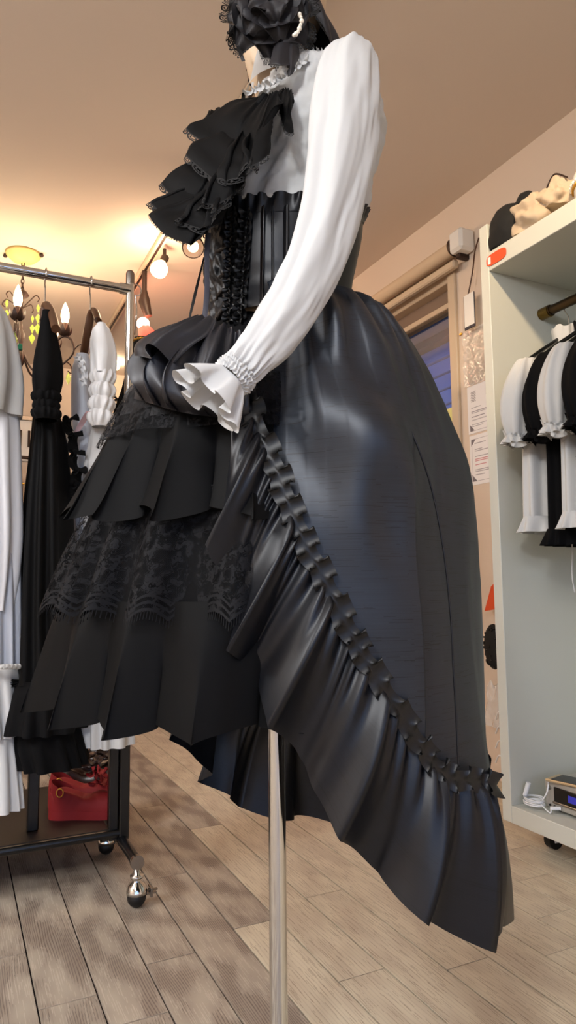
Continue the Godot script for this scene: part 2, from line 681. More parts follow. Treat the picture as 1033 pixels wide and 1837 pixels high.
	# printed notices: lines too small to read, small drawings, corner ornaments
	for k in 2:
		var low = k == 1
		m = mat("print_low" if low else "print_top", Color(1, 1, 1), 0.7)
		m.albedo_texture = picture(128, 180, func(x, y):
			var c = Color(0.93, 0.92, 0.92)
			if low:
				if x > 12 and x < 116 and (absi(y - 14) < 1 or absi(y - 166) < 1): c = Color(0.5, 0.47, 0.5)
				if absi(x - 12) < 1 and y > 14 and y < 166: c = Color(0.5, 0.47, 0.5)
				if (x + absi(y - 14) < 34 and y < 40 and y > 14 and x > 8) or (x + absi(y - 166) < 34 and y > 142 and y < 167 and x > 8): c = Color(0.45, 0.42, 0.45)
				for q in [[30, 60], [52, 40], [58, 90], [78, 70], [88, 96], [94, 92], [108, 60], [126, 90], [132, 80], [144, 50]]:
					if absi(y - q[0]) < 2 and x > 26 and x < 26 + q[1] and (x * 7 + y * 3) % 5 != 0: c = Color(0.75, 0.4, 0.42) if q[0] > 80 and q[0] < 110 else Color(0.55, 0.53, 0.56)
			else:
				if x > 18 and x < 44 and y > 20 and y < 62 and (x + y) % 9 < 4: c = Color(0.45, 0.42, 0.44)
				if x > 96 and x < 106 and y > 10 and y < 50: c = Color(0.5, 0.47, 0.49)
				for q in [[84, 50], [98, 90], [104, 84], [118, 70], [130, 88], [146, 92], [154, 60]]:
					if absi(y - q[0]) < 2 and x > 18 and x < 18 + q[1] and (x * 5 + y * 3) % 5 != 0: c = Color(0.55, 0.53, 0.56)
				if absi(y - 170) < 1 and x > 12: c = Color(0.5, 0.47, 0.5)
				if x + absi(y - 166) < 30 and y > 142 and y < 170 and x > 8: c = Color(0.45, 0.42, 0.45)
			return c)
	# planks: two kinds of wear, three boards of each
	for k in 6:
		var g1 = noise(0.012, 40 + k, 3); var g2 = noise(0.05, 60 + k, 2); var g3 = noise(0.008, 80 + k, 2)
		var worn = k < 3
		var pic = picture(768, 96, func(x, y):
			var warp = g1.get_noise_2d(x * 0.16, y * 0.6) * 11.0
			var ring = sin((y + warp) * (1.5 if worn else 0.8))
			var fine = g2.get_noise_2d(x * 0.18, y * 9.0)
			var patch = g3.get_noise_2d(x * 0.7, y * 1.6)
			var c = Color(0.68, 0.63, 0.56) if worn else Color(0.83, 0.78, 0.68)
			if worn:
				c = c.lerp(Color(0.52, 0.46, 0.41), clampf(0.4 + patch * 0.6, 0, 1))
				var line = smoothstep(0.45, 0.95, ring) * smoothstep(-0.25, 0.3, patch + fine * 0.5)
				c = c.lerp(Color(0.36, 0.31, 0.27), line * 0.85)
				if fine > 0.33 and patch < 0.2: c = c.lerp(Color(0.8, 0.75, 0.68), 0.45)
			else:
				c = c.lerp(Color(0.71, 0.645, 0.56), clampf(0.4 + patch, 0, 1) * 0.6)
				c = c.lerp(Color(0.6, 0.53, 0.45), smoothstep(0.6, 1.0, ring) * 0.22)
				if fine > 0.42: c = c.lerp(Color(0.42, 0.34, 0.27), 0.4)
			return c)
		m = mat("plank_%d" % k, Color(1, 1, 1), 0.5)
		m.albedo_texture = pic
		m.uv1_scale = Vector3(1.0 / 0.92, 1.0 / 0.103, 1)

# ------------------------------------------------------------------ the room
func room():
	var mb = Mb.new()
	mb.box(Vector3(-3.1, 2.4, -5.45), Vector3(2.0, 2.5, 2.6))
	struct(mb, "ceiling", M.ceiling_paint)
	mb = Mb.new()
	mb.box(Vector3(-3.1, -0.1, -5.45), Vector3(2.0, 2.4, -5.32))
	struct(mb, "wall_back", M.plaster)
	mb = Mb.new()
	mb.box(Vector3(-3.2, -0.1, -5.45), Vector3(-3.0, 2.4, 2.6))
	struct(mb, "wall_left", M.plaster)
	# right wall with an opening for window_1
	mb = Mb.new()
	mb.box(Vector3(1.9, -0.1, -2.25), Vector3(2.02, 2.4, 2.6))
	mb.box(Vector3(1.9, -0.1, -5.45), Vector3(2.02, 2.4, -4.6))
	mb.box(Vector3(1.9, 2.1, -4.6), Vector3(2.02, 2.4, -2.25))
	mb.box(Vector3(1.9, -0.1, -4.6), Vector3(2.02, 0.85, -2.25))
	struct(mb, "wall_right", M.plaster)
	# front wall behind the viewer; its unseen window lets cool light onto the dress
	mb = Mb.new()
	mb.box(Vector3(-3.1, -0.1, 2.5), Vector3(-2.6, 2.4, 2.62))
	mb.box(Vector3(1.2, -0.1, 2.5), Vector3(2.0, 2.4, 2.62))
	mb.box(Vector3(-2.6, 2.2, 2.5), Vector3(1.2, 2.4, 2.62))
	mb.box(Vector3(-2.6, -0.1, 2.5), Vector3(1.2, 0.4, 2.62))
	struct(mb, "wall_front", M.plaster)
	mb = Mb.new()
	for x in [-2.6, -0.72, 1.14]: mb.box(Vector3(x, 0.4, 2.53), Vector3(x + 0.06, 2.2, 2.59), 0.004)
	for y in [0.4, 2.14]: mb.box(Vector3(-2.54, y, 2.53), Vector3(1.14, y + 0.06, 2.59), 0.004)
	var w2 = struct(mb, "unseen_window_2", M.white_paint)
	mb = Mb.new()
	mb.box(Vector3(-2.54, 0.46, 2.555), Vector3(1.14, 2.14, 2.561))
	struct(mb, "pane", M.glass, w2)

func floor_planks():
	var f := Node3D.new()
	f.name = "floor"
	add_child(f)
	f.set_meta("kind", "structure")
	var mb = Mb.new()
	mb.box(Vector3(-3.1, -0.1, -5.45), Vector3(2.0, -0.006, 2.6))
	struct(mb, "subfloor", M.gap_dark, f)
	var ends = {0: on_y(122, 1798, 0).z, 1: on_y(262, 1826, 0).z, 2: on_y(300, 1721, 0).z, 3: on_y(300, 1572, 0).z, 4: on_y(451, 1659, 0).z, 5: on_y(645, 1750, 0).z, 6: on_y(578, 1604, 0).z, 7: on_y(836, 1729, 0).z, 9: on_y(1004, 1706, 0).z, -1: on_y(85, 1700, 0).z}
	var long = 0.92
	var wide = 0.1045
	var one = Mb.new()
	one.box(Vector3(-wide / 2 + 0.0016, -0.006, -long / 2 + 0.001), Vector3(wide / 2 - 0.0016, 0.0, long / 2 - 0.001), 0.0006)
	var shared = one.mesh()
	var many = [Mb.new(), Mb.new()]
	var built = 0
	for k in range(-30, 17):
		var x = 0.163 + wide * (k + 0.5)
		if x + wide / 2 < -3.0 or x - wide / 2 > 1.9: continue
		var z0 = ends.get(k, -1.0 - long * rng.randf())
		for j in range(-5, 6):
			var z = z0 + (j + 0.5) * long
			if z + long / 2 < -5.3 or z > 2.5: continue
			var p = Vector3(x, 0, z)
			var d = (p - EYE).dot(ahead)
			var s = (p - EYE).dot(side)
			var worn = x + 0.06 * rng.randfn() + 0.1 * (z + 1.5) < 0.62
			var m = M["plank_%d" % (rng.randi() % 3 + (0 if worn else 3))]
			var seen = d > 0.2 and absf(s) < d * 0.5 + 0.5
			if seen and built < 299:
				var o := MeshInstance3D.new()
				o.mesh = shared
				o.material_override = m
				o.name = "plank"
				f.add_child(o, true)
				o.position = p
				if rng.randf() < 0.5: o.rotation.y = PI
				built += 1
			else:
				many[0 if worn else 1].box(p + Vector3(-wide / 2 + 0.0016, -0.006, -long / 2 + 0.001), p + Vector3(wide / 2 - 0.0016, 0, long / 2 - 0.001))
	for k in 2:
		if many[k].v.size() == 0: continue
		var o = struct(many[k], "planks_beyond", M["plank_%d" % (1 + 3 * k)], f)
		o.set_meta("kind", "stuff")

func window_side():
	# window_1: frame, panes, transom; the shutter box and the blue boarded shutter outside
	var mb = Mb.new()
	var z1 = -2.25; var z0 = -4.6
	mb.box(Vector3(1.885, 0.85, z1 - 0.045), Vector3(2.0, 2.1, z1 + 0.004), 0.004)
	mb.box(Vector3(1.9, 0.85, z0), Vector3(2.0, 2.1, z0 + 0.045), 0.004)
	mb.box(Vector3(1.9, 2.06, z0), Vector3(2.0, 2.1, z1), 0.004)
	mb.box(Vector3(1.885, 0.83, z0), Vector3(2.0, 0.875, z1), 0.004)
	var w = struct(mb, "window_1", M.cream_metal)
	mb = Mb.new()
	mb.box(Vector3(1.955, 1.955, z0 + 0.04), Vector3(1.975, 2.065, z1 - 0.04), 0.002)
	struct(mb, "transom_panel", M.taupe, w)
	mb = Mb.new()
	mb.box(Vector3(1.93, 1.965, z0 + 0.04), Vector3(1.96, 1.99, z1 - 0.04), 0.003)
	struct(mb, "frame_rail", M.cream_metal, w)
	mb = Mb.new()
	mb.box(Vector3(1.95, 1.94, z0 + 0.04), Vector3(1.97, 1.958, z1 - 0.04))
	struct(mb, "gasket", M.black_plastic, w)
	mb = Mb.new()
	mb.box(Vector3(1.96, 0.87, z0 + 0.04), Vector3(1.966, 1.945, z1 - 0.04))
	struct(mb, "pane", M.glass, w)
	# outside: eaves board and the boarded shutter across the lane, one board at a time
	mb = Mb.new()
	mb.box(Vector3(2.45, 2.24, -6.8), Vector3(2.68, 2.42, -2.0), 0.01)
	single(mb, "eaves_board", M.cream_metal, "pale beam above the blue boarded front outside the window", "beam")
	mb = Mb.new()
	mb.box(Vector3(2.55, 2.19, -6.8), Vector3(2.66, 2.24, -2.0), 0.005)
	single(mb, "eaves_rail", M.bronze, "thin dark rail under the pale beam outside the window", "rail")
	var t = thing("boarded_front", "blue horizontal boards of the front across the lane, seen through the window", "siding", Vector3(2.6, 0, -4.4))
	for k in 22:
		mb = Mb.new()
		var y = 0.1 + k * 0.095
		mb.box(Vector3(2.6, y, -6.8), Vector3(2.63, y + 0.088, -2.0), 0.006)
		part(mb, "board", M.siding, t)
	mb = Mb.new()
	mb.box(Vector3(2.63, 0, -6.8), Vector3(2.66, 2.2, -2.0))
	part(mb, "backing", M.gap_dark, t)
	mb = Mb.new()
	mb.box(Vector3(1.945, 1.40, -2.42), Vector3(1.949, 1.52, -2.32))
	single(mb, "yellow_note", M.note_yellow, "pale yellow paper note stuck low on the window glass", "note")
	mb = Mb.new()
	mb.box(Vector3(1.93, 1.405, z0 + 0.045), Vector3(1.97, 1.44, z1 - 0.04), 0.003)
	struct(mb, "middle_rail", M.bronze, w)
	# roller blind above the window
	t = thing("roller_blind", "cream roller blind rolled up over the window", "blind", Vector3(1.85, 2.08, -3.4))
	mb = Mb.new()
	mb.tube([Vector3(1.86, 2.165, -2.2), Vector3(1.86, 2.165, -4.65)], 0.032, 18)
	part(mb, "roll", M.cream_fabric, t)
	mb = Mb.new()
	mb.box(Vector3(1.845, 2.075, -4.65), Vector3(1.875, 2.11, -2.2), 0.006)
	part(mb, "bottom_bar", M.cream_metal, t)
	mb = Mb.new()
	mb.box(Vector3(1.82, 2.12, -2.2), Vector3(1.9, 2.215, -2.12), 0.012)
	part(mb, "end_bracket", M.white_paint, t)
	mb = Mb.new()
	mb.tube([Vector3(1.86, 2.165, -2.192), Vector3(1.86, 2.165, -2.21)], 0.04, 20)
	part(mb, "end_collar", M.bronze, t)
	mb = Mb.new()
	mb.box(Vector3(1.845, 2.1, -2.185), Vector3(1.9, 2.125, -2.16), 0.004)
	part(mb, "hook", M.bronze, t)

# ------------------------------------------------------------------ the dressed mannequin
var body: Loft
var bell: Loft
var front: Loft
var trim_line := []
const HEADING := 2.62       # bearing the figure faces: to the left, a little towards the viewer

func mannequin():
	body = loft([[165, 480, 580, 1.0, 1.05], [175, 474, 628, 1.25, 1.05], [190, 468, 664, 1.3, 1.05], [212, 456, 682, 1.15, 1.05], [240, 436, 688, 1.0, 1.05],
		[290, 414, 676, 0.95, 1.05], [325, 410, 664, 0.95, 1.05], [352, 408, 658, 0.95, 1.05], [392, 386, 648, 0.92, 1.05], [430, 376, 645, 0.92, 1.05], [480, 372, 635, 0.92, 1.05], [520, 374, 627, 0.92, 1.05], [552, 380, 627, 0.92, 1.05], [600, 372, 650, 0.95, 1.05]])
	var foot = Q(499, 1700, 1.05)
	foot.y = 0
	var t = thing("mannequin", "dress mannequin on a shiny chrome pole, wearing the black and white outfit", "mannequin", foot)
	var mb = Mb.new()
	mb.lathe([Vector2(0, 0.03), Vector2(0.03, 0.03), Vector2(0.16, 0.016), Vector2(0.17, 0.008), Vector2(0.17, 0.0), Vector2(0, 0.0)], Transform3D(Basis(), foot), 40)
	part(mb, "base_plate", M.chrome, t)
	mb = Mb.new()
	mb.tube([foot + Vector3(0, 0.02, 0), foot + Vector3(0, 0.62, 0)], 0.0128, 24)
	part(mb, "pole", M.chrome, t, "chrome tube")
	mb = Mb.new()
	mb.tube([foot + Vector3(0, 0.55, 0), foot + Vector3(0, 1.05, 0)], 0.0105, 20)
	part(mb, "inner_pole", M.chrome, t)
	# torso under the clothes
	sheet(rings(body, body.h[0], Q(500, 640, 1.05).y, 40, 48, func(_p, _v): return -0.012), "torso", M.mannequin_shell, t, true)
	# neck and egg shaped head
	mb = Mb.new()
	mb.tube(curve(pts([[520, 175, 1.05], [500, 140, 1.05], [488, 105, 1.05], [482, 60, 1.05]]), 14), [0.062, 0.058, 0.052, 0.048, 0.046, 0.045, 0.045, 0.045, 0.045, 0.045, 0.046, 0.046, 0.047, 0.047], 28)
	part(mb, "neck", M.mannequin_shell, t)
	mb = Mb.new()
	mb.ball(Q(500, -8, 1.05), Vector3(0.078, 0.105, 0.085), 28)
	part(mb, "head", M.mannequin_shell, t)

# reflects a point in the upright plane that cuts the figure into its left and right halves
func mirrored(p: Vector3) -> Vector3:
	var f = side * cos(HEADING) - ahead * sin(HEADING)
	var s = Vector3.UP.cross(f).normalized()
	var c = bell.find(Q(500, 1100, 1.05).y)[0]
	var d = p - c
	return p - s * 2.0 * Vector3(d.x, 0, d.z).dot(s)

func overskirt():
	bell = loft([[540, 384, 628, 0.92, 1.05], [556, 382, 640, 0.95, 1.05], [575, 360, 682, 1.0, 1.05], [605, 330, 712, 1.0, 1.05], [640, 305, 737, 0.98, 1.05], [690, 275, 766, 0.96, 1.05], [740, 255, 789, 0.95, 1.05],
		[840, 225, 829, 0.94, 1.05], [950, 205, 851, 0.92, 1.05], [1050, 195, 865, 0.9, 1.05], [1200, 190, 879, 0.88, 1.05], [1300, 190, 886, 0.88, 1.05], [1420, 190, 893, 0.88, 1.05]])
	var spots = [[447, 705], [455, 745], [474, 795], [496, 842], [512, 890], [530, 935], [548, 978], [576, 1030], [603, 1085], [628, 1135], [654, 1183], [690, 1240], [728, 1298], [760, 1350], [794, 1388], [828, 1398], [862, 1402], [884, 1403]]
	# hem of the ruffle below each of those, with its distance beside that of the trim
	var hems = [[398, 815, -0.02], [396, 900, -0.01], [394, 985, 0.0], [394, 1042, 0.0], [408, 1100, 0.0], [416, 1150, 0.0], [432, 1190, 0.0], [462, 1245, 0.0], [498, 1310, 0.0], [530, 1370, -0.005], [560, 1420, -0.01], [600, 1478, -0.015], [650, 1545, -0.02], [702, 1606, -0.03], [760, 1648, -0.04], [812, 1682, -0.03], [870, 1690, -0.02], [940, 1668, 0.0]]
	var near = []; var low = []
	for k in spots.size():
		var p = hit(bell, spots[k][0], spots[k][1], 0.004)
		near.append(p)
		low.append(Q(hems[k][0], hems[k][1], (p - EYE).dot(ahead) + hems[k][2]))
	var back = bell.at(HEADING - PI, near[-1].y - 0.004, 0.004)
	var out = Vector3(back.x, 0, back.z) - Vector3(bell.c[5].x, 0, bell.c[5].z)
	var back_low = back + out.normalized() * 0.10 - Vector3(0, 0.262, 0)
	var line = near.duplicate(); var hem = low.duplicate()
	line.append(back); hem.append(back_low)
	for k in range(near.size() - 1, -1, -1):
		line.append(mirrored(near[k])); hem.append(mirrored(low[k]))
	trim_line = curve(line, 420)
	var hem_line = curve(hem, 420)
	var t = thing("overskirt", "black slubbed satin overskirt, long at the back, with a gathered ruffle along its slanting hem", "skirt", Vector3(bell.c[3].x, 0.1, bell.c[3].z))
	# the panel: from the waist down to the trim
	var waist = Q(500, 548, 1.05).y
	var nz = noise(3.0, 17, 2)
	var rows = 64
	var g = []
	for j in rows: g.append(PackedVector3Array())
	for i in trim_line.size():
		var p = trim_line[i]
		var phi = bell.bearing(p)
		for j in rows:
			var v = j / (rows - 1.0)
			var y = lerpf(waist, p.y, v)
			var w = waist - y
			var gather = exp(-w * 9.0) * 0.011 * ring_wave(phi, 26, 0.5) * clampf(w * 30.0, 0, 1)
			var soft = 0.012 * sin(phi * 5.0 + w * 5.0) * smoothstep(0.05, 0.3, w) * (1.0 - pow(v, 6))
			var crumple = 0.05 * nz.get_noise_3d(phi * 0.5 + w * 0.35, w * 0.9, 2.0) * smoothstep(0.02, 0.12, w) * (1.0 - smoothstep(0.22, 0.5, w)) * smoothstep(0.7, 1.2, phi)
			var pleat = -0.024 * (1.0 - smoothstep(0.99, 1.02, phi)) * smoothstep(0.15, 0.95, phi) * smoothstep(0.22, 0.42, w) - 0.012 * (1.0 - smoothstep(0.32, 0.36, phi)) * smoothstep(-0.1, 0.3, phi) * smoothstep(0.3, 0.5, w) - 0.028 * smoothstep(2.0, 2.5, absf(phi))
			g[j].append(bell.at(phi, y, gather + soft + crumple + pleat))
	var pm = Mb.new()
	pm.grid(g)
	for j in rows:
		for i in trim_line.size():
			# threads run level round the figure
			var q = g[j][i]
			pm.t[j * trim_line.size() + i] = Vector2(bell.bearing(q) * 0.28 / 0.3, -q.y / 0.28)
	part(pm, "panel", M.satin, t)
	# seam from waist to hem
	var seam = []
	for q in [[604, 562], [660, 620], [705, 700], [745, 790], [775, 880], [796, 990], [808, 1100], [814, 1210], [820, 1320], [822, 1388]]: seam.append(hit(bell, q[0], q[1], 0.001))
	var mb = Mb.new()
	mb.tube(curve(seam, 60), 0.0014, 6)
	part(mb, "seam", M.satin_corset, t)
	# gathered ruffle
	g = []
	rows = 44
	for j in rows: g.append(PackedVector3Array())
	var c0 = bell.c[8]
	for i in 420:
		var a = trim_line[i]; var b = hem_line[i]
		var o = Vector3(a.x - c0.x, 0, a.z - c0.z).normalized()
		var m = a.lerp(b, 0.4) + o * 0.028
		for j in rows:
			var v = j / (rows - 1.0)
			g[j].append(a * (1 - v) * (1 - v) + m * 2 * v * (1 - v) + b * v * v)
	# broader folds towards the two front ends
	var ease = func(u): return u - 0.05 * sin(TAU * u)
	g = fold(g, func(u, v):
		var big = crest(ease.call(u), 12, 2.2, 0.7) * (0.005 + 0.017 * pow(v, 0.8)) + wave(u, 31, 0.9, 1.0) * 0.003 * v
		var crimp = wave(u, 58, 0.7, 1.0) * 0.006 * pow(1 - v, 2.5)
		return (big + crimp) * minf(1.0, v * 12.0), false, func(u, v): return -0.010 * pow(v, 0.9) * sin(swing(ease.call(u), 12, 2.2) + 0.6))
	# the folds also lean sideways at the hem
	sheet(g, "ruffle", M.satin_ruffle, t, false, 5.0, 0.8)
	# ruched trim
	sheet(ruched(trim_line, func(p): return Vector3(p.x - c0.x, 0.02, p.z - c0.z).normalized(), 0.0135, 60, 0.0085, 6), "ruched_trim", M.satin_trim, t)

# a narrow strip gathered along its middle, both edges standing up in small curls
func ruched(path: Array, outward: Callable, wide: float, curls: float, high: float, fine := 4) -> Array:
	var p = curve(path, path.size() * fine)
	var g = []
	var across = [-1.0, -0.8, -0.5, -0.2, 0.0, 0.2, 0.5, 0.8, 1.0]
	for s in across: g.append(PackedVector3Array())
	var m = p.size()
	for i in m:
		var u = i / (m - 1.0)
		var d = (p[mini(i + 1, m - 1)] - p[maxi(i - 1, 0)]).normalized()
		var n = outward.call(p[i])
		n = (n - d * n.dot(d)).normalized()
		var b = n.cross(d)
		for k in across.size():
			var s = across[k]
			var q = absf(s)
			var ph = TAU * curls * u + (0.9 if s > 0 else 0.0) + 0.8 * sin(TAU * u * 11.0)
			var up = high * (0.25 + q * (0.55 + 0.6 * sin(ph)))
			g[k].append(p[i] + b * s * wide * (1.0 + 0.3 * cos(ph * 0.5 + s)) + n * up + d * cos(ph) * high * 0.75 * q)
	return g

func tiered_skirt():
	front = loft([[552, 382, 626, 0.92, 1.05], [600, 330, 640, 0.95, 1.045], [650, 272, 662, 0.92, 1.04], [700, 240, 680, 0.9, 1.035], [760, 212, 700, 0.88, 1.03], [800, 196, 712, 0.87, 1.03], [860, 178, 726, 0.86, 1.03], [915, 165, 738, 0.86, 1.03],
		[1000, 133, 752, 0.85, 1.03], [1100, 104, 768, 0.85, 1.03], [1180, 86, 776, 0.85, 1.03], [1260, 68, 784, 0.85, 1.03]])
	var y = func(py): return Q(180, py, 1.03).y
	# under the open overskirt the tiers lie close to the body
	var tuck = func(p): return -0.09 * smoothstep(-0.42, 0.25, cos(p - HEADING + PI))
	var t = thing("tiered_skirt", "short black tiered skirt with lace flounces under the open overskirt", "skirt", Vector3(front.c[5].x, y.call(1245), front.c[5].z))
	sheet(rings(front, y.call(556), y.call(1200), 40, 96, func(p, v): return -0.035 + tuck.call(p)), "underskirt", M.black_cotton, t, true, 6, 1)
	# lace apron over the hips
	sheet(rings(front, y.call(728), y.call(806), 22, 300, func(p, v): return 0.004 + 0.010 * v + 0.006 * v * ring_wave(p, 12, 1.0) + tuck.call(p), -0.01), "lace_apron", M.black_lace, t, true, 12, 0.62)
	sheet(rings(front, y.call(700), y.call(790), 22, 200, func(p, v): return -0.002 + 0.004 * ring_wave(p, 12, 1.0) + tuck.call(p)), "hip_yoke", M.black_organza, t, true, 9, 1)
	# crepe flounce
	sheet(rings(front, y.call(775), y.call(915), 34, 420, func(p, v): return 0.001 + 0.026 * v * v + (0.004 + 0.020 * v) * ring_wave(p, 17, 0.4, 1.0) + tuck.call(p), -0.03, func(p, v): return 0.012 * v * sin(2.0 * ring_phase(p, 17, 0.4)), func(p, v): return -0.011 * v * v * ring_wave(p, 17, 0.9, 1.0)), "crepe_flounce", M.black_crepe, t, true, 10, 1)
	# lace flounce over crepe
	sheet(rings(front, y.call(905), y.call(1075), 26, 300, func(p, v): return -0.004 + 0.004 * v + 0.006 * ring_wave(p, 19, 3.0) * (0.4 + v) + tuck.call(p)), "lace_lining", M.black_cotton, t, true, 10, 1)
	sheet(rings(front, y.call(905), y.call(1104), 30, 420, func(p, v): return 0.003 + 0.007 * v + (0.005 + 0.014 * v) * ring_wave(p, 19, 3.0) + tuck.call(p), -0.012), "lace_flounce", M.black_lace, t, true, 11, 1)
	# hem flounce
	sheet(rings(front, y.call(1075), y.call(1243), 32, 420, func(p, v): return -0.002 + 0.004 * v + (0.003 + 0.018 * v) * ring_wave(p, 17, 5.0, 0.85) + tuck.call(p), -0.012, func(p, v): return 0.012 * v * sin(2.0 * ring_phase(p, 17, 5.0)), func(p, v): return -0.008 * v * v * ring_wave(p, 17, 5.4, 1.0)), "hem_flounce", M.black_crepe, t, true, 10, 1)
	# satin puffs at the front of the waist
	var on = func(rows):
		var out = []
		for r in rows:
			var line = []
			for q in r: line.append(hit(front, q[0], q[1], 0.012) - ahead * q[2] - side * q[2] * 0.3)
			out.append(line)
		return out
	var g = net(on.call([[[302, 606, 0.02], [330, 596, 0.02], [368, 584, 0.015], [400, 588, 0.015], [440, 600, 0.01]], [[268, 632, 0.015], [306, 638, 0.03], [345, 640, 0.03], [392, 632, 0.03], [445, 640, 0.01]],
		[[243, 660, 0.01], [279, 672, 0.035], [325, 684, 0.04], [375, 690, 0.03], [445, 690, 0.01]], [[243, 690, 0.01], [282, 704, 0.03], [325, 722, 0.035], [375, 730, 0.03], [445, 735, 0.01]], [[240, 715, 0.0], [280, 728, 0.008], [325, 742, 0.012], [375, 750, 0.01], [445, 755, 0.0]]]), 110, 50)
	g = fold(g, func(u, v): return 0.012 * wave(u, 4.5, 1.0 + v * 1.2, 1.0) * sin(PI * clampf(v * 0.95 + 0.05, 0, 1)) + 0.003 * wave(u, 13, 2.0) * (1 - v), false, func(u, v): return 0.01 * v * sin(2.0 * swing(u, 4.5, 1.0 + v * 1.2)))
	sheet(g, "satin_peplum", M.satin_plain, t, false, 2, 1)
	g = net(on.call([[[326, 600, 0.03], [350, 592, 0.03], [375, 582, 0.03], [402, 584, 0.025]], [[292, 614, 0.03], [326, 618, 0.05], [355, 608, 0.05], [396, 612, 0.03]],
		[[268, 632, 0.03], [302, 648, 0.06], [330, 632, 0.06], [370, 640, 0.04]], [[272, 642, 0.03], [298, 667, 0.058], [314, 656, 0.065], [352, 668, 0.05]]]), 80, 34)
	g = fold(g, func(u, v): return 0.009 * wave(u, 2.6, 0.4, 1.0) * v + 0.002 * wave(u, 9, 0.4) * (1 - v))
	sheet(g, "satin_flap", M.satin_plain, t, false, 2, 1)
	# bow ends at the far hip
	g = net([pts([[244, 688, 1.0], [236, 700, 1.0], [222, 714, 1.0]]), pts([[248, 704, 0.99], [236, 716, 0.985], [219, 730, 0.99]]), pts([[246, 716, 1.0], [236, 730, 1.0], [224, 745, 1.0]])], 20, 14)
	sheet(fold(g, func(u, v): return 0.006 * sin(v * 5 + u * 3)), "bow_end", M.satin_plain, t)

# height of the corset's upper edge at a bearing
func corset_edge(phi: float) -> float:
	var around = lerpf(Q(406, 356, 1.0).y, Q(650, 394, 1.06).y, 0.5 + 0.5 * cos(phi))
	return lerpf(around, Q(500, 354, 0.925).y, maxf(0.0, sin(phi)))

func corset():
	var low = Q(500, 600, 1.05).y
	var t = thing("corset", "black satin underbust corset with ruched front trim, worn over the white blouse", "corset", Vector3(body.c[9].x, low, body.c[9].z))
	var nz = noise(9.0, 4, 2)
	var edge = corset_edge
	var g = []
	for j in 60:
		var row = PackedVector3Array()
		for i in 161:
			var phi = -TAU * i / 160.0
			var v = j / 59.0
			var y = lerpf(edge.call(phi), low, v)
			var f = fposmod(phi, TAU)
			var puck = 0.006 * nz.get_noise_2d(f * 1.2 + y * 0.8, y * 3.2 - f * 0.6) * smoothstep(2.0, 2.25, f) * (1 - smoothstep(3.4, 3.8, f))
			var wrinkle = 0.004 * sin(y * 150.0 + 5.0 * f) * exp(-pow((v - 0.82) / 0.12, 2)) * (1 - smoothstep(0.9, 1.3, f))
			row.append(body.at(phi, y, 0.004 + puck + wrinkle))
		g.append(row)
	sheet(g, "shell", M.satin_corset, t, true, 3, 1)
	# boned channels: pairs of stitched ribs
	for px in [488, 512, 560, 600]:
		var path = []
		for k in 12: path.append(hit(body, px + (502 - px) * 0.07 * k / 11.0, 372 + k * 19.0, 0.0045))
		var mb = Mb.new()
		mb.tube(path, 0.0042 if px != 512 else 0.009, 8, true, 0.4, Vector3.UP)
		part(mb, "boned_channel", M.satin_corset, t)
	# ruched trims beside the front opening, and the lace placket between
	var c0 = body.c[9]
	var outw = func(p): return Vector3(p.x - c0.x, 0, p.z - c0.z).normalized()
	for px in [421, 445]:
		var path = []
		for k in 30: path.append(hit(body, px - (10 if px < 430 else 12) * k / 29.0 * (1.0 if px > 430 else 0.6), 380 + k * 7.2, 0.006))
		sheet(ruched(path, outw, 0.007, 24, 0.009, 6), "ruched_trim", M.satin_trim, t)
	var band = []
	for k in 12: band.append(hit(body, 470 - 3 * k / 11.0, 372 + k * 19, 0.005))
	var mb = Mb.new()
	mb.tube(band, 0.008, 8, true, 0.2, Vector3.UP)
	part(mb, "front_band", M.satin_brown, t)
	# puckered folds on the front panel
	for q in [[[392, 500], [412, 488], [424, 470]], [[388, 540], [405, 520], [426, 508]], [[390, 575], [408, 552], [424, 545]], [[384, 460], [402, 448], [424, 436]]]:
		mb = Mb.new()
		var path = []
		for w in q: path.append(hit(body, w[0], w[1], 0.003))
		mb.tube(curve(path, 14), [0.002, 0.003, 0.005, 0.006, 0.007, 0.0075, 0.0075, 0.0075, 0.007, 0.006, 0.005, 0.004, 0.003, 0.002], 8, true, 0.6)
		part(mb, "pucker", M.satin_brown, t)
	# standing frill round the top edge
	g = []
	for j in 9:
		var row = PackedVector3Array()
		for i in 401:
			var phi = -TAU * i / 400.0
			var v = j / 8.0
			row.append(body.at(phi, edge.call(phi) - 0.014 + 0.026 * v, 0.005 + 0.004 * v + 0.004 * v * ring_wave(TAU * i / 400.0, 34, 0.3)))
		g.append(row)
	sheet(g, "top_frill", M.satin_corset, t, true, 12, 1)
	# ties hanging from the front
	mb = Mb.new()
	mb.grid(ribbon(pts([[374, 418, 0.93], [371, 460, 0.92], [371, 520, 0.915], [366, 575, 0.905], [357, 615, 0.88], [344, 655, 0.86], [336, 690, 0.85]]), 0.0036, 0.5))
	part(mb, "tie", M.satin_tie, t, "grey sheen ribbon tie")
	mb = Mb.new()
	mb.grid(ribbon(pts([[366, 462, 0.95], [358, 494, 0.945], [347, 540, 0.94], [338, 580, 0.93], [331, 625, 0.905], [322, 660, 0.89]]), 0.0022, 1.2))
	part(mb, "tie", M.felt_black, t, "narrow black ribbon tie")

# a flat band along a path, turned a little as it goes
func ribbon(path: Array, half: float, turn: float) -> Array:
	var p = curve(path, 40)
	var a = PackedVector3Array(); var b = PackedVector3Array(); var c = PackedVector3Array()
	for i in 40:
		var w = turn * sin(i * 0.12 + turn)
		var s = side * cos(w) + ahead * sin(w)
		a.append(p[i] - s * half); b.append(p[i] - ahead * 0.0006); c.append(p[i] + s * half)
	return [a, b, c]

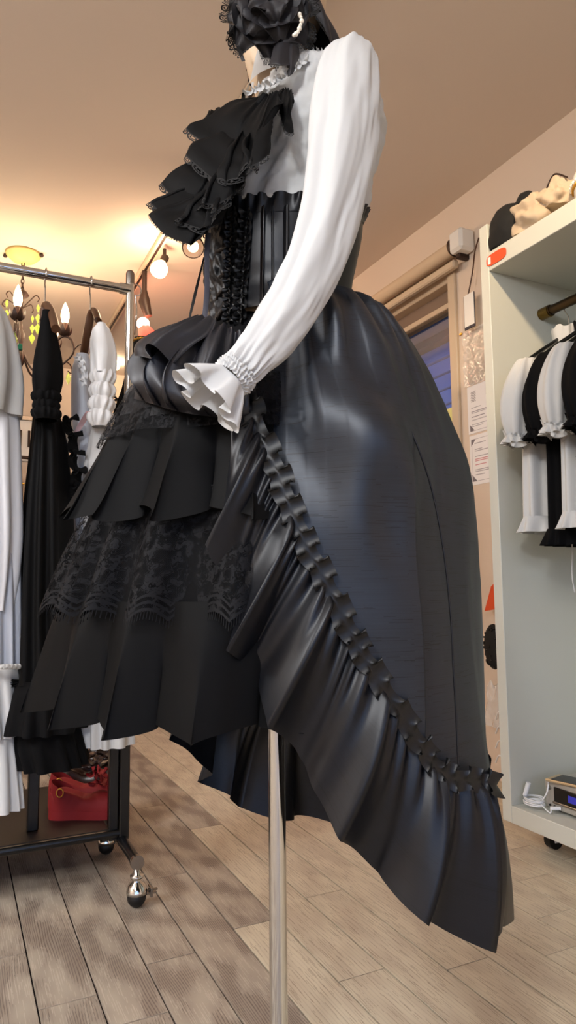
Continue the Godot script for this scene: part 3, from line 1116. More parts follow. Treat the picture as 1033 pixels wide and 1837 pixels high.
func blouse():
	var t = thing("blouse", "white long-sleeved chiffon blouse on the mannequin, with frilled collar and cuffs", "blouse", Vector3(body.c[5].x, Q(500, 400, 1.05).y, body.c[5].z))
	var nz = noise(5.0, 31, 2)
	var top = Q(520, 166, 1.05).y
	var low = Q(500, 455, 1.05).y
	var g = rings(body, top, low, 90, 120, func(p, v): return 0.003 + 0.005 * nz.get_noise_2d(cos(p) * 1.2 + sin(p), v * 1.6) + 0.005 * ring_wave(p, 15, 1.0) * smoothstep(0.4, 0.7, v) - 0.02 * smoothstep(-0.012, 0.006, corset_edge(p) - lerpf(top, low, v)))
	sheet(g, "bodice", M.white_chiffon, t, true, 4, 3)
	# near sleeve
	var arm = [[640, 92, 0.945, 12], [634, 96, 0.93, 36], [630, 112, 0.915, 52], [624, 145, 0.895, 60], [619, 190, 0.885, 65], [614, 240, 0.875, 66], [606, 300, 0.868, 63], [594, 365, 0.86, 57], [576, 430, 0.85, 53], [555, 487, 0.84, 52], [527, 540, 0.825, 51], [495, 588, 0.81, 49], [464, 628, 0.795, 43], [441, 655, 0.782, 36], [428, 667, 0.776, 32]]
	var path = []; var rad = []
	for q in arm:
		path.append(Q(q[0], q[1], q[2])); rad.append(Vector3(q[3] * q[2] / FOCAL, 0, 0))
	var p2 = curve(path, 110); var r2 = curve(rad, 110)
	g = []
	for j in 110:
		var d = (p2[mini(j + 1, 109)] - p2[maxi(j - 1, 0)]).normalized()
		var b = (-ahead - d * (-ahead).dot(d)).normalized()
		var a = b.cross(d).normalized()
		var row = PackedVector3Array()
		var v = j / 109.0
		for i in 97:
			var w = TAU * i / 96.0
			var r = r2[j].x
			var f = 0.0042 * ring_wave(TAU * i / 96.0, 5, 1.0 + v * 0.5, 1.0) * sin(PI * clampf(v * 1.05, 0, 1)) + 0.0035 * ring_wave(TAU * i / 96.0, 17, 2.0) * exp(-pow((v - 1.0) / 0.09, 2)) + 0.003 * ring_wave(TAU * i / 96.0, 16, 0.0) * exp(-pow(v / 0.07, 2))
			f += 0.004 * nz.get_noise_3d(cos(w) * 0.3, sin(w) * 0.3, v * 0.9)
			row.append(p2[j] + (a * cos(w) + b * sin(w) * 0.85) * (r + f))
		g.append(row)
	sheet(g, "sleeve", M.white_chiffon, t, true, 3, 6)
	# gathered elastic band, then the flared cuff frill
	var e0 = Q(432, 664, 0.776); var e1 = Q(412, 681, 0.77)
	var along = (e1 - e0).normalized()
	var bb = (-ahead - along * (-ahead).dot(along)).normalized()
	var aa = bb.cross(along).normalized()
	g = []
	for j in 26:
		var v = j / 25.0
		var row = PackedVector3Array()
		for i in 181:
			var w = TAU * i / 180.0
			var r = 0.0215 + 0.0025 * sin(PI * v) + 0.0016 * sin(v * 16.0 + 2.0 * sin(w * 3)) + 0.0018 * ring_wave(TAU * i / 180.0, 30, v * 5.0)
			row.append(e0.lerp(e1, v) + (aa * cos(w) + bb * sin(w) * 0.85) * r)
		g.append(row)
	sheet(g, "cuff_band", M.white_chiffon, t, true)
	var e2 = Q(371, 718, 0.755)
	g = []
	for j in 30:
		var v = j / 29.0
		var row = PackedVector3Array()
		for i in 361:
			var w = TAU * i / 360.0
			var lean = 0.3 * v * cos(w)
			var r = lerpf(0.0215, 0.038, pow(v, 0.8)) + (0.001 + 0.0125 * v) * sin(w * 6.0 + 0.7 * sin(w * 2.0) + 0.9)
			var u2 = w - 0.17 * v * sin(2.0 * (w * 6.0 + 0.7 * sin(w * 2.0) + 0.9))
			row.append(e1.lerp(e2, v * (1.0 + 0.12 * sin(w * 2.0 + 0.5))) + (aa * cos(u2) + bb * sin(u2) * 0.75) * r)
		g.append(row)
	sheet(g, "cuff_frill", M.white_chiffon, t, true)
	# standing collar with a frilled edge, and the frill round the neck seam
	g = []
	for j in 12:
		var row = PackedVector3Array()
		for i in 121:
			var phi = -TAU * i / 120.0
			var v = j / 11.0
			var c = Q(506 - 4 * v, 170, 1.05)
			var r = lerpf(0.06, 0.052, v)
			row.append(c + side * cos(phi) * r - ahead * sin(phi) * r * 1.05 + Vector3(0, 0.004 * cos(phi) + v * (0.003 + 0.046 * smoothstep(-1.0, -0.62, cos(phi))), 0))
		g.append(row)
	sheet(g, "collar", M.white_chiffon, t, true)
	var neck = []
	for q in [[452, 168, 0.99], [470, 164, 0.965], [490, 156, 0.945], [508, 146, 0.93], [524, 132, 0.925], [540, 118, 0.935], [556, 108, 0.96], [570, 102, 0.99], [585, 100, 1.03]]: neck.append(Q(q[0], q[1], q[2] - 0.005))
	var c0 = body.c[2]
	sheet(ruched(curve(neck, 50), func(p): return Vector3(p.x - c0.x, 0.12, p.z - c0.z).normalized(), 0.009, 16, 0.009, 5), "neck_frill", M.white_chiffon, t)

# one hanging flounce of a jabot: from its gathered top line to its hem, with a lace edge
func flounce(top: Array, hem: Array, k: float, amp: float, ph: float, t: Node3D, wide := 0.010):
	var a = curve(pts(top), 120); var b = curve(pts(hem), 120)
	var g = []
	var rows = 24
	for j in rows:
		var v = j / (rows - 1.0)
		var row = PackedVector3Array()
		for i in 120: row.append(a[i].lerp(b[i], v) - ahead * 0.012 * sin(PI * v))
		g.append(row)
	var rough = noise(2.4, 50 + int(ph * 10), 2)
	g = fold(g, func(u, v): return amp * 1.2 * wave(u, k * 0.62, ph, 1.0) * pow(v, 0.7) + 0.0015 * wave(u, k * 2.6, ph) * (1 - v) + 0.014 * rough.get_noise_3d(u, v * 0.6, ph) * v, false, func(u, v): return 1.1 * amp * pow(v, 0.9) * sin(2.0 * swing(u, k * 0.62, ph) + 0.5))
	sheet(g, "flounce", M.black_crepe, t, false, 3, 1)
	var lace = []
	for j in 4:
		var row = PackedVector3Array()
		for i in 120:
			var d = (g[rows - 1][i] - g[rows - 3][i]).normalized()
			row.append(g[rows - 1][i] + d * wide * j / 3.0)
		lace.append(row)
	sheet(lace, "lace_edge", M.lace_edging, t, false, 5, 1)

func jabot():
	var t = thing("jabot", "black ruffled jabot with lace edges cascading down the front of the blouse", "jabot", Q(420, 420, 0.95))
	flounce([[452, 180, 1.0], [470, 172, 0.965], [492, 165, 0.94], [508, 160, 0.92]], [[360, 222, 1.03], [352, 250, 0.98], [392, 262, 0.93], [425, 290, 0.9], [456, 306, 0.87], [478, 284, 0.865], [482, 232, 0.885]], 4.0, 0.011, 0.4, t)
	flounce([[505, 160, 0.92], [514, 158, 0.918], [522, 162, 0.918], [526, 172, 0.916]], [[492, 196, 0.905], [505, 222, 0.895], [522, 238, 0.89], [529, 205, 0.9]], 2.0, 0.006, 2.0, t, 0.006)
	flounce([[440, 176, 1.0], [410, 186, 1.03], [380, 200, 1.05], [372, 210, 1.05]], [[438, 186, 0.99], [420, 205, 1.0], [385, 232, 1.02], [358, 238, 1.05]], 3.0, 0.007, 1.1, t)
	flounce([[420, 225, 0.985], [432, 228, 0.96], [446, 232, 0.94], [455, 238, 0.93]], [[345, 258, 1.03], [342, 282, 0.98], [372, 312, 0.93], [402, 330, 0.9], [424, 318, 0.885], [436, 292, 0.89]], 4.0, 0.012, 1.7, t)
	flounce([[402, 275, 0.985], [412, 282, 0.96], [424, 290, 0.94], [430, 298, 0.935]], [[304, 318, 1.03], [305, 345, 0.985], [330, 368, 0.94], [364, 372, 0.905], [396, 362, 0.885], [412, 340, 0.885]], 4.0, 0.013, 0.3, t)
	flounce([[398, 318, 0.98], [404, 326, 0.96], [412, 335, 0.945], [418, 342, 0.94]], [[290, 362, 1.0], [288, 382, 0.97], [318, 398, 0.93], [350, 402, 0.905], [385, 392, 0.89], [408, 370, 0.89]], 4.0, 0.011, 2.6, t)
	flounce([[392, 345, 0.975], [400, 350, 0.955], [408, 355, 0.94], [414, 362, 0.935]], [[278, 385, 1.0], [284, 405, 0.965], [302, 426, 0.93], [338, 430, 0.905], [368, 418, 0.895], [392, 398, 0.895]], 3.5, 0.011, 1.2, t, 0.003)
	# gathered band down the middle that carries the flounces
	var mb = Mb.new()
	mb.tube(curve(pts([[478, 178, 0.962], [450, 215, 0.965], [430, 255, 0.96], [415, 300, 0.955], [408, 345, 0.95], [404, 372, 0.95]]), 30), 0.014, 10, true, 0.6)
	part(mb, "band", M.black_crepe, t)
	# fabric behind that fills the cascade
	var g = net([pts([[448, 200, 1.0], [470, 195, 0.96], [486, 200, 0.93]]), pts([[395, 270, 1.01], [430, 275, 0.95], [450, 285, 0.93]]), pts([[350, 340, 1.0], [390, 345, 0.945], [425, 330, 0.94]]), pts([[320, 395, 0.99], [365, 400, 0.94], [410, 385, 0.93]])], 40, 40)
	g = fold(g, func(u, v): return 0.006 * wave(u + v, 6, 0.0))
	sheet(g, "backing", M.black_crepe, t)
	# small gold brooch half hidden among the frills
	mb = Mb.new()
	mb.ball(Q(384, 216, 0.985), Vector3(0.009, 0.006, 0.006), 10)
	part(mb, "brooch", M.gold, t, "gold glint of a brooch")

func headdress():
	var t = thing("headdress", "black fabric flower headdress with lace and a pearl strand on the mannequin's head", "headdress", Q(505, 60, 1.0))
	# draped cap behind
	var g = []
	for j in 30:
		var v = j / 29.0
		var row = PackedVector3Array()
		for i in 161:
			var phi = -TAU * i / 160.0
			var rr = sin(v * 1.75) * (0.082 + 0.01 * v)
			var ahead_of = smoothstep(-0.35, 0.4, cos(phi - HEADING))
			var c = Q(512 + 8 * v, -60 + lerpf(236, 110, ahead_of) * v, 1.05)
			row.append(c + (side * cos(phi) * rr * 1.05 - ahead * sin(phi) * rr * 1.1) * (1.0 + (0.02 + 0.07 * v * v) * ring_wave(TAU * i / 160.0, 11, 0.7)) + Vector3(0, -0.012 * cos(phi) * v, 0))
		g.append(row)
	sheet(g, "cap", M.black_organza, t, true, 4, 1)
	var lace = []
	for j in 5:
		var row = PackedVector3Array()
		for i in 161:
			var p = g[29][i]
			var c = Q(520, 176, 1.05)
			row.append(p + (Vector3(p.x - c.x, 0, p.z - c.z).normalized() * 0.35 - Vector3(0, 1, 0)) * 0.020 * j / 4.0)
		lace.append(row)
	sheet(lace, "lace_frill", M.lace_edging, t, true, 14, 1)
	# petals of the big flower, from the outer ring inwards
	var heart = Q(485, 33, 0.93)
	for ring in 3:
		var count = [7, 6, 4][ring]
		for k in count:
			var a = TAU * (k + 0.5 * ring) / count + 0.3
			var out = (side * cos(a) + Vector3.UP * sin(a)).normalized()
			var acr = (Vector3.UP * cos(a) - side * sin(a)).normalized()
			var len = [0.057, 0.046, 0.03][ring]
			g = []
			for j in 14:
				var v = j / 13.0
				var row = PackedVector3Array()
				for i in 25:
					var u = i / 24.0 * 2.0 - 1.0
					var wd = len * 0.75 * sin(PI * clampf(0.12 + v * 0.72, 0, 1))
					var lift = [0.004, 0.022, 0.034][ring] + 0.02 * v * v - 0.028 * pow(v, 4) + 0.012 * u * u * v
					row.append(heart + out * len * (0.1 + v * (1.0 - 0.18 * u * u)) + acr * u * wd - ahead * (lift + 0.004 * sin(u * 7 + k * 2.0) * v))
				g.append(row)
			sheet(g, "petal", M.black_organza, t)
			if ring == 0:
				var le = []
				for j in 4:
					var row = PackedVector3Array()
					for i in 25: row.append(g[13][i] + (out - ahead * 0.2 * sin(i * 1.3)) * 0.016 * j / 3.0)
					le.append(row)
				sheet(le, "petal_lace", M.lace_edging, t, false, 3, 1)
	# hanging tails
	g = net([pts([[492, 78, 0.92], [505, 76, 0.915], [520, 78, 0.92]]), pts([[484, 112, 0.91], [500, 110, 0.9], [532, 108, 0.92]]), pts([[482, 116, 0.91], [512, 118, 0.9], [534, 112, 0.925]])], 24, 16)
	sheet(g, "tail", M.black_organza, t)
	g = net([pts([[512, 80, 0.925], [524, 78, 0.92], [536, 80, 0.93]]), pts([[514, 112, 0.915], [524, 110, 0.905], [536, 108, 0.925]]), pts([[516, 138, 0.91], [520, 136, 0.905], [525, 132, 0.91]])], 20, 18)
	sheet(g, "tail", M.black_organza, t)
	# ribbon at the front
	var mb = Mb.new()
	mb.grid(ribbon(pts([[427, 86, 1.02], [432, 98, 1.02], [437, 110, 1.02]]), 0.003, 0.4))
	part(mb, "chin_ribbon", M.black_organza, t)
	# pearls
	var k = 0
	for p in curve(pts([[537, 26, 0.90], [541, 36, 0.898], [538, 48, 0.897], [534, 58, 0.898], [527, 63, 0.9]]), 8):
		mb = Mb.new()
		mb.ball(p, Vector3.ONE * (0.0034 if k % 2 == 0 else 0.0026), 12)
		part(mb, "pearl", M.pearl, t)
		k += 1

# ------------------------------------------------------------------ clothes rack and what hangs on it
const RACK_Z := -1.867
const RACK_X := 0.415
const BAR_Y := 1.578

func clothes_rack():
	var t = thing("clothes_rack", "chrome clothes rack on casters with black lower posts, behind the dressed mannequin", "clothes rack", Vector3(RACK_X, 0, RACK_Z))
	var mb = Mb.new()
	mb.tube([Vector3(RACK_X, BAR_Y, RACK_Z), Vector3(-1.35, BAR_Y, RACK_Z)], 0.0125, 18)
	part(mb, "hanging_bar", M.chrome, t)
	for x in [RACK_X, -1.35]:
		mb = Mb.new()
		mb.tube([Vector3(x, 0.5, RACK_Z), Vector3(x, 1.595, RACK_Z)], 0.0115, 18)
		part(mb, "post", M.chrome, t, "chrome upper post")
		mb = Mb.new()
		mb.tube([Vector3(x, 1.595, RACK_Z), Vector3(x, 1.625, RACK_Z), Vector3(x, 1.632, RACK_Z)], [0.0122, 0.0122, 0.009], 18)
		part(mb, "post_cap", M.dull_chrome, t)
		mb = Mb.new()
		mb.tube([Vector3(x, BAR_Y, RACK_Z), Vector3(x - 0.03 * signf(x), BAR_Y, RACK_Z)], 0.0155, 18)
		part(mb, "joint", M.chrome, t)
		for s in [Vector3(0.004, 0, 0.0), Vector3(-0.022, 0, -0.01)]:
			mb = Mb.new()
			mb.box(Vector3(x - 0.0125, 0.1, RACK_Z - 0.0125) + s, Vector3(x + 0.0125, 0.75 if s.x > 0 else 0.5, RACK_Z + 0.0125) + s, 0.003)
			part(mb, "post", M.black_metal, t, "black lower post")
		mb = Mb.new()
		mb.tube([Vector3(x, 0.1, RACK_Z - 0.19), Vector3(x, 0.1, RACK_Z + 0.16)], 0.0135, 16)
		part(mb, "foot", M.black_metal, t)
		for s in [-1, 1]:
			var z = RACK_Z + (0.165 if s > 0 else -0.195)
			mb = Mb.new()
			mb.tube([Vector3(x, 0.1, z - 0.006 * s), Vector3(x, 0.1, z + 0.006 * s)], 0.0165, 18)
			part(mb, "end_cap", M.dull_chrome, t)
			mb = Mb.new()
			mb.lathe([Vector2(0, 0.085), Vector2(0.008, 0.085), Vector2(0.008, 0.074), Vector2(0.016, 0.072), Vector2(0.016, 0.066), Vector2(0.009, 0.064), Vector2(0.009, 0.058), Vector2(0.02, 0.05), Vector2(0.0245, 0.036), Vector2(0.024, 0.03), Vector2(0.0, 0.03)], Transform3D(Basis(), Vector3(x, 0, z)), 18)
			part(mb, "caster_hood", M.chrome, t)
			mb = Mb.new()
			mb.ball(Vector3(x, 0.0225, z), Vector3(0.0225, 0.0225, 0.0225), 18)
			part(mb, "caster_wheel", M.dark_rubber, t)
			mb = Mb.new()
			mb.box(Vector3(x + 0.02, 0.026, z - 0.012), Vector3(x + 0.052, 0.031, z - 0.004), 0.001)
			mb.box(Vector3(x + 0.02, 0.026, z + 0.004), Vector3(x + 0.045, 0.031, z + 0.012), 0.001)
			mb.box(Vector3(x + 0.03, 0.02, z - 0.014), Vector3(x + 0.036, 0.04, z + 0.014), 0.001)
			part(mb, "brake_lever", M.dull_chrome, t)
	mb = Mb.new()
	mb.tube([Vector3(RACK_X, 0.118, RACK_Z), Vector3(-1.35, 0.118, RACK_Z)], 0.0105, 14)
	part(mb, "lower_bar", M.black_metal, t)

func wire_hanger(x: float, turned: Node3D, y0: float, hook_mat: Material, z := RACK_Z, y := BAR_Y):
	# hook over the bar and its stem
	var p = []
	for k in 12:
		var a = lerpf(-0.6, PI, k / 11.0)
		p.append(Vector3(x, y + 0.017 * sin(a) + 0.001, z + 0.017 * cos(a)))
	p.append(Vector3(x, y - 0.02, z - 0.016))
	p.append(Vector3(x, y - 0.045, z - 0.002))
	p.append(Vector3(x, y0, z))
	var mb = Mb.new()
	mb.tube(p, 0.0018, 8)
	part(mb, "hook", hook_mat, turned)

# a hanging garment piece from rows of [py, left px, right px] at one distance
func drape(rows: Array, d: float, ratio: float, folds: float, amp: float, called: String, m: Material, t: Node3D, ph := 0.0, flare := 1.0):
	var r2 = []
	for r in rows: r2.append([r[0], r[1], r[2], ratio, d])
	var l = loft(r2)
	var g = rings(l, l.h[0], l.h[-1], 64, 150, func(p, v): return amp * ring_wave(p, int(folds), ph + v * 0.6) * pow(v, flare) - amp * 0.3)
	sheet(g, called, m, t, true, 4, 4)

func ruche(path: Array, r0: float, called: String, m: Material, t: Node3D, waves := 14.0, amp := 0.012):
	# a gathered band round a sleeve or waist
	var mb = Mb.new()
	var p = curve(path, 30)
	var g = []
	for j in 30:
		var row = PackedVector3Array()
		for i in 61:
			var w = -TAU * i / 60.0
			var r = r0 + amp * ring_wave(TAU * i / 60.0, int(waves), j * 0.9) * sin(PI * (j + 2) / 33.0) + amp * 0.7 * sin(j * 1.3 + 2 * sin(w * 2))
			row.append(p[j] + (side * cos(w) - ahead * sin(w)) * r)
		g.append(row)
	mb.grid(g, true)
	part(mb, called, m, t)

func rack_garments():
	# far left: long white lace dress with a cape collar
	var d = 1.70
	var t = thing("white_dress", "long white lace dress with a cape collar, leftmost on the chrome clothes rack", "dress", Q(-10, 1450, d), "")
	wire_hanger(Q(-20, 500, d).x, t, 1.47, M.chrome)
	drape([[548, -40, 4], [562, -62, 14], [600, -78, 26], [640, -88, 34], [690, -92, 38], [745, -90, 33]], d, 0.9, 9, 0.012, "cape", M.white_cotton, t, 0.3)
	drape([[600, -60, 12], [690, -66, 24], [760, -68, 34], [860, -70, 37], [960, -70, 38], [1030, -68, 32], [1095, -66, 22]], d + 0.02, 0.9, 11, 0.009, "over_dress", M.white_lace, t, 1.3)
	drape([[900, -60, 32], [1000, -62, 37], [1100, -60, 36], [1194, -58, 33]], d + 0.03, 0.8, 9, 0.008, "under_dress", M.lilac_satin, t, 2.3)
	var rope = []
	for k in 40: rope.append(Q(-40 + k * 2.0, 1196 + 1.5 * sin(k * 1.6), d - 0.012 - 0.05 * sin(k / 39.0 * PI)))
	var mb = Mb.new()
	mb.tube(rope, 0.0055, 8)
	part(mb, "cord_belt", M.white_cotton, t)
	drape([[1196, -58, 33], [1250, -62, 37], [1320, -64, 40]], d + 0.02, 0.8, 12, 0.008, "upper_tier", M.white_chiffon, t, 0.9)
	drape([[1310, -60, 33], [1380, -62, 36], [1452, -64, 38]], d + 0.025, 0.8, 12, 0.009, "lower_tier", M.white_chiffon, t, 2.9)
	# black dress
	d = 1.76
	t = thing("black_dress", "long black dress with ruched sleeve and flounced hem, second on the chrome rack", "dress", Q(85, 1380, d))
	var hx = on_z(82, 500, RACK_Z).x
	wire_hanger(hx, t, Q(82, 556, d).y, M.chrome)
	mb = Mb.new()
	mb.tube(curve(pts([[78, 575, d], [82, 548, d], [92, 560, d - 0.05], [100, 590, d - 0.14]]), 16), 0.011, 10, true, 1.0)
	part(mb, "hanger", M.wood_hanger, t)
	drape([[558, 76, 94], [575, 73, 98], [605, 69, 103], [645, 62, 110], [680, 59, 111], [700, 61, 107], [708, 62, 104]], d - 0.06, 1.1, 6, 0.004, "sleeve", M.black_cotton, t, 0.4)
	for q in [[712, 0.036], [728, 0.033], [742, 0.036]]:
		mb = Mb.new()
		var g = []
		for j in 10:
			var row = PackedVector3Array()
			for i in 121:
				var w = -TAU * i / 120.0
				var v = j / 9.0
				var c = Q(83, q[0] - 12 + 24 * v, d - 0.06)
				row.append(c + (side * cos(w) - ahead * sin(w)) * (0.026 + (q[1] - 0.026) * sin(PI * v) * (1.0 + 0.25 * ring_wave(TAU * i / 120.0, 12, q[0]))))
			g.append(row)
		mb.grid(g, true)
		part(mb, "sleeve_puff", M.black_cotton, t)
	drape([[575, 74, 92], [650, 66, 104], [740, 62, 104], [760, 60, 112], [800, 57, 120], [900, 48, 127], [1000, 42, 130], [1100, 38, 131], [1220, 34, 140]], d + 0.02, 1.4, 9, 0.010, "gown", M.black_crepe, t, 1.0)
	drape([[1215, 30, 138], [1240, 24, 145], [1306, 12, 152]], d, 1.2, 12, 0.010, "hem_flounce", M.black_cotton, t, 0.2)
	drape([[1290, 28, 142], [1330, 26, 150], [1370, 36, 156]], d + 0.02, 1.2, 12, 0.008, "hem_flounce", M.black_cotton, t, 2.2)
	ruche(pts([[60, 1212, d], [60, 1226, d]]), 0.07, "ruched_band", M.black_cotton, t, 20, 0.004)
	# its tulle and ribbon edge on the right
	sheet(ruched(curve(pts([[117, 752, d + 0.02], [126, 800, d + 0.02], [131, 850, d + 0.02], [133, 890, d + 0.02]]), 30), func(_p): return (side - ahead * 0.4).normalized(), 0.020, 5, 0.022, 6), "net_edge", M.black_cotton, t)
	# white dress
	d = 1.84
	t = thing("white_dress", "white dress with a ruched satin sleeve over a lilac bodice, by the rack post", "dress", Q(180, 1345, d))
	hx = on_z(163, 510, RACK_Z).x
	wire_hanger(hx, t, Q(163, 562, d).y, M.chrome)
	mb = Mb.new()
	mb.tube(curve(pts([[150, 672, d + 0.1], [150, 640, d + 0.06], [156, 600, d + 0.02], [163, 566, d], [170, 558, d - 0.02], [176, 575, d - 0.06]]), 30), 0.011, 12, true, 0.8)
	part(mb, "hanger", M.wood_hanger, t)
	drape([[580, 174, 190], [592, 166, 198], [615, 162, 206], [640, 163, 209], [672, 164, 206]], d - 0.06, 1.0, 5, 0.004, "sleeve_head", M.white_satin, t, 0.0)
	for k in 4:
		mb = Mb.new()
		var g = []
		for j in 14:
			var row = PackedVector3Array()
			for i in 121:
				var w = -TAU * i / 120.0
				var v = j / 13.0
				var c = Q(185 - k * 1.5, 660 + k * 24 + 34 * v, d - 0.06)
				row.append(c + (side * cos(w) - ahead * sin(w)) * (0.022 + 0.011 * sin(PI * v) * (1.0 + 0.35 * ring_wave(TAU * i / 120.0, 9, k * 1.7 + v * 2.0))))
			g.append(row)
		mb.grid(g, true)
		part(mb, "sleeve_ruching", M.white_satin, t)
	drape([[752, 165, 200], [790, 158, 205], [850, 148, 210], [1000, 150, 225], [1150, 148, 232], [1336, 146, 238]], d - 0.01, 0.9, 10, 0.008, "skirt", M.white_chiffon, t, 0.4)
	drape([[636, 136, 160], [660, 129, 166], [700, 127, 168], [760, 128, 170], [800, 131, 172], [900, 130, 172], [1000, 140, 176], [1200, 142, 190], [1322, 142, 200]], d + 0.04, 1.0, 8, 0.006, "lilac_dress_front", M.lilac_satin, t, 1.4)
	sheet(ruched(curve(pts([[140, 640, d - 0.03], [150, 660, d - 0.04], [152, 690, d - 0.04]]), 20), func(_p): return -ahead, 0.008, 5, 0.010, 4), "neck_frill", M.white_satin, t)
	sheet(ruched(curve(pts([[128, 752, d - 0.01], [122, 775, d - 0.01], [126, 800, d - 0.01]]), 20), func(_p): return -side, 0.010, 4, 0.014, 4), "side_frill", M.white_satin, t)
	mb = Mb.new()
	mb.grid(ribbon(pts([[160, 738, d - 0.08], [145, 762, d - 0.04], [132, 785, d - 0.02]]), 0.008, 0.3))
	part(mb, "sash", M.pink_satin, t, "pale pink sash")
	# dark garment and its clip hanger at the end of the rack
	d = 1.93
	t = thing("black_bodice", "black strapped bodice hung at the rack's end behind the chrome post", "bodice", Q(225, 800, d))
	mb = Mb.new()
	mb.tube(curve(pts([[228, 506, 1.87], [246, 511, 1.88], [253, 520, 1.89], [250, 529, 1.9], [240, 531, 1.9], [226, 528, 1.9]]), 30), 0.0016, 8)
	part(mb, "hook", M.chrome, t)
	mb = Mb.new()
	mb.tube(curve(pts([[243, 530, 1.9], [245, 552, 1.9], [244, 575, 1.9], [241, 600, d]]), 20), 0.0022, 8)
	part(mb, "hanger_wire", M.chrome, t)
	drape([[606, 232, 240], [640, 231, 240], [700, 218, 243], [740, 206, 246], [800, 206, 250], [900, 208, 252]], d, 1.0, 7, 0.006, "bodice_body", M.black_cotton, t, 0.4)
	sheet(ruched(curve(pts([[214, 715, d - 0.05], [206, 745, d - 0.05], [204, 762, d - 0.05]]), 16), func(_p): return -side, 0.008, 4, 0.012, 4), "bow", M.satin_trim, t)
	# headpiece with gold edge
	t = thing("dark_headpiece", "small dark headpiece with a gold scalloped edge and chain, hung beside the rack post", "headpiece", Q(252, 660, 1.95))
	drape([[606, 240, 268], [625, 236, 272], [660, 236, 272]], 1.96, 0.8, 5, 0.006, "crown", M.felt_black, t)
	mb = Mb.new()
	for k in 7: mb.ball(Q(238 + k * 5.0, 611 - 5.0 * sin(k / 6.0 * PI), 1.925), Vector3(0.0052, 0.004, 0.004), 8)
	part(mb, "gold_edge", M.gold, t)
	mb = Mb.new()
	mb.tube(pts([[237, 612, 1.925], [238, 622, 1.925], [237.5, 634, 1.925]]), 0.0009, 6)
	mb.tube(curve(pts([[237.5, 634, 1.925], [236, 637, 1.925], [237.5, 639, 1.925], [239, 637, 1.925], [237.5, 634, 1.925]]), 16), 0.0009, 6)
	part(mb, "chain", M.gold, t)

func shoe(at: Vector3, dir: Vector3, m: Material, t: Node3D, len: float, strap: bool):
	var acr = Vector3.UP.cross(dir).normalized()
	var prof = [[0.0, 0.010, 0.05], [0.05, 0.024, 0.07], [0.2, 0.031, 0.076], [0.38, 0.03, 0.06], [0.55, 0.034, 0.043], [0.78, 0.038, 0.045], [0.93, 0.03, 0.038], [1.0, 0.010, 0.02]]
	var cent = []; var wid = []
	for q in prof:
		cent.append(Vector3(q[0] * len, 0, 0)); wid.append(Vector3(q[1], q[2], 0))
	var c2 = curve(cent, 40); var w2 = curve(wid, 40)
	var g = []; var sole = []
	for j in 40:
		var row = PackedVector3Array(); var srow = PackedVector3Array()
		var v = j / 39.0
		var heel = 0.018 * (1.0 - smoothstep(0.25, 0.45, v))
		for i in 25:
			var w = PI * i / 24.0
			var dip = 1.0 - 0.45 * pow(sin(w), 4) * smoothstep(0.04, 0.12, v) * (1.0 - smoothstep(0.5, 0.66, v))
			row.append(at + dir * c2[j].x + acr * cos(w) * w2[j].x + Vector3(0, 0.012 + 0.01 + w2[j].y * pow(sin(w), 0.85) * dip, 0))
			srow.append(at + dir * c2[j].x * 1.01 + acr * cos(w) * w2[j].x * 1.06 + Vector3(0, 0.022 if i > 0 and i < 24 else 0.0, 0))
		g.append(row); sole.append(srow)
	sheet(g, "upper", m, t)
	sheet(sole, "sole", m, t)
	if strap:
		var p = []
		for i in 17:
			var w = PI * i / 16.0
			p.append(at + dir * len * 0.34 + acr * cos(w) * 0.033 + Vector3(0, 0.03 + 0.048 * pow(sin(w), 0.7), 0))
		var mb = Mb.new()
		mb.tube(p, 0.007, 8, true, 0.35, dir)
		part(mb, "strap", m, t)

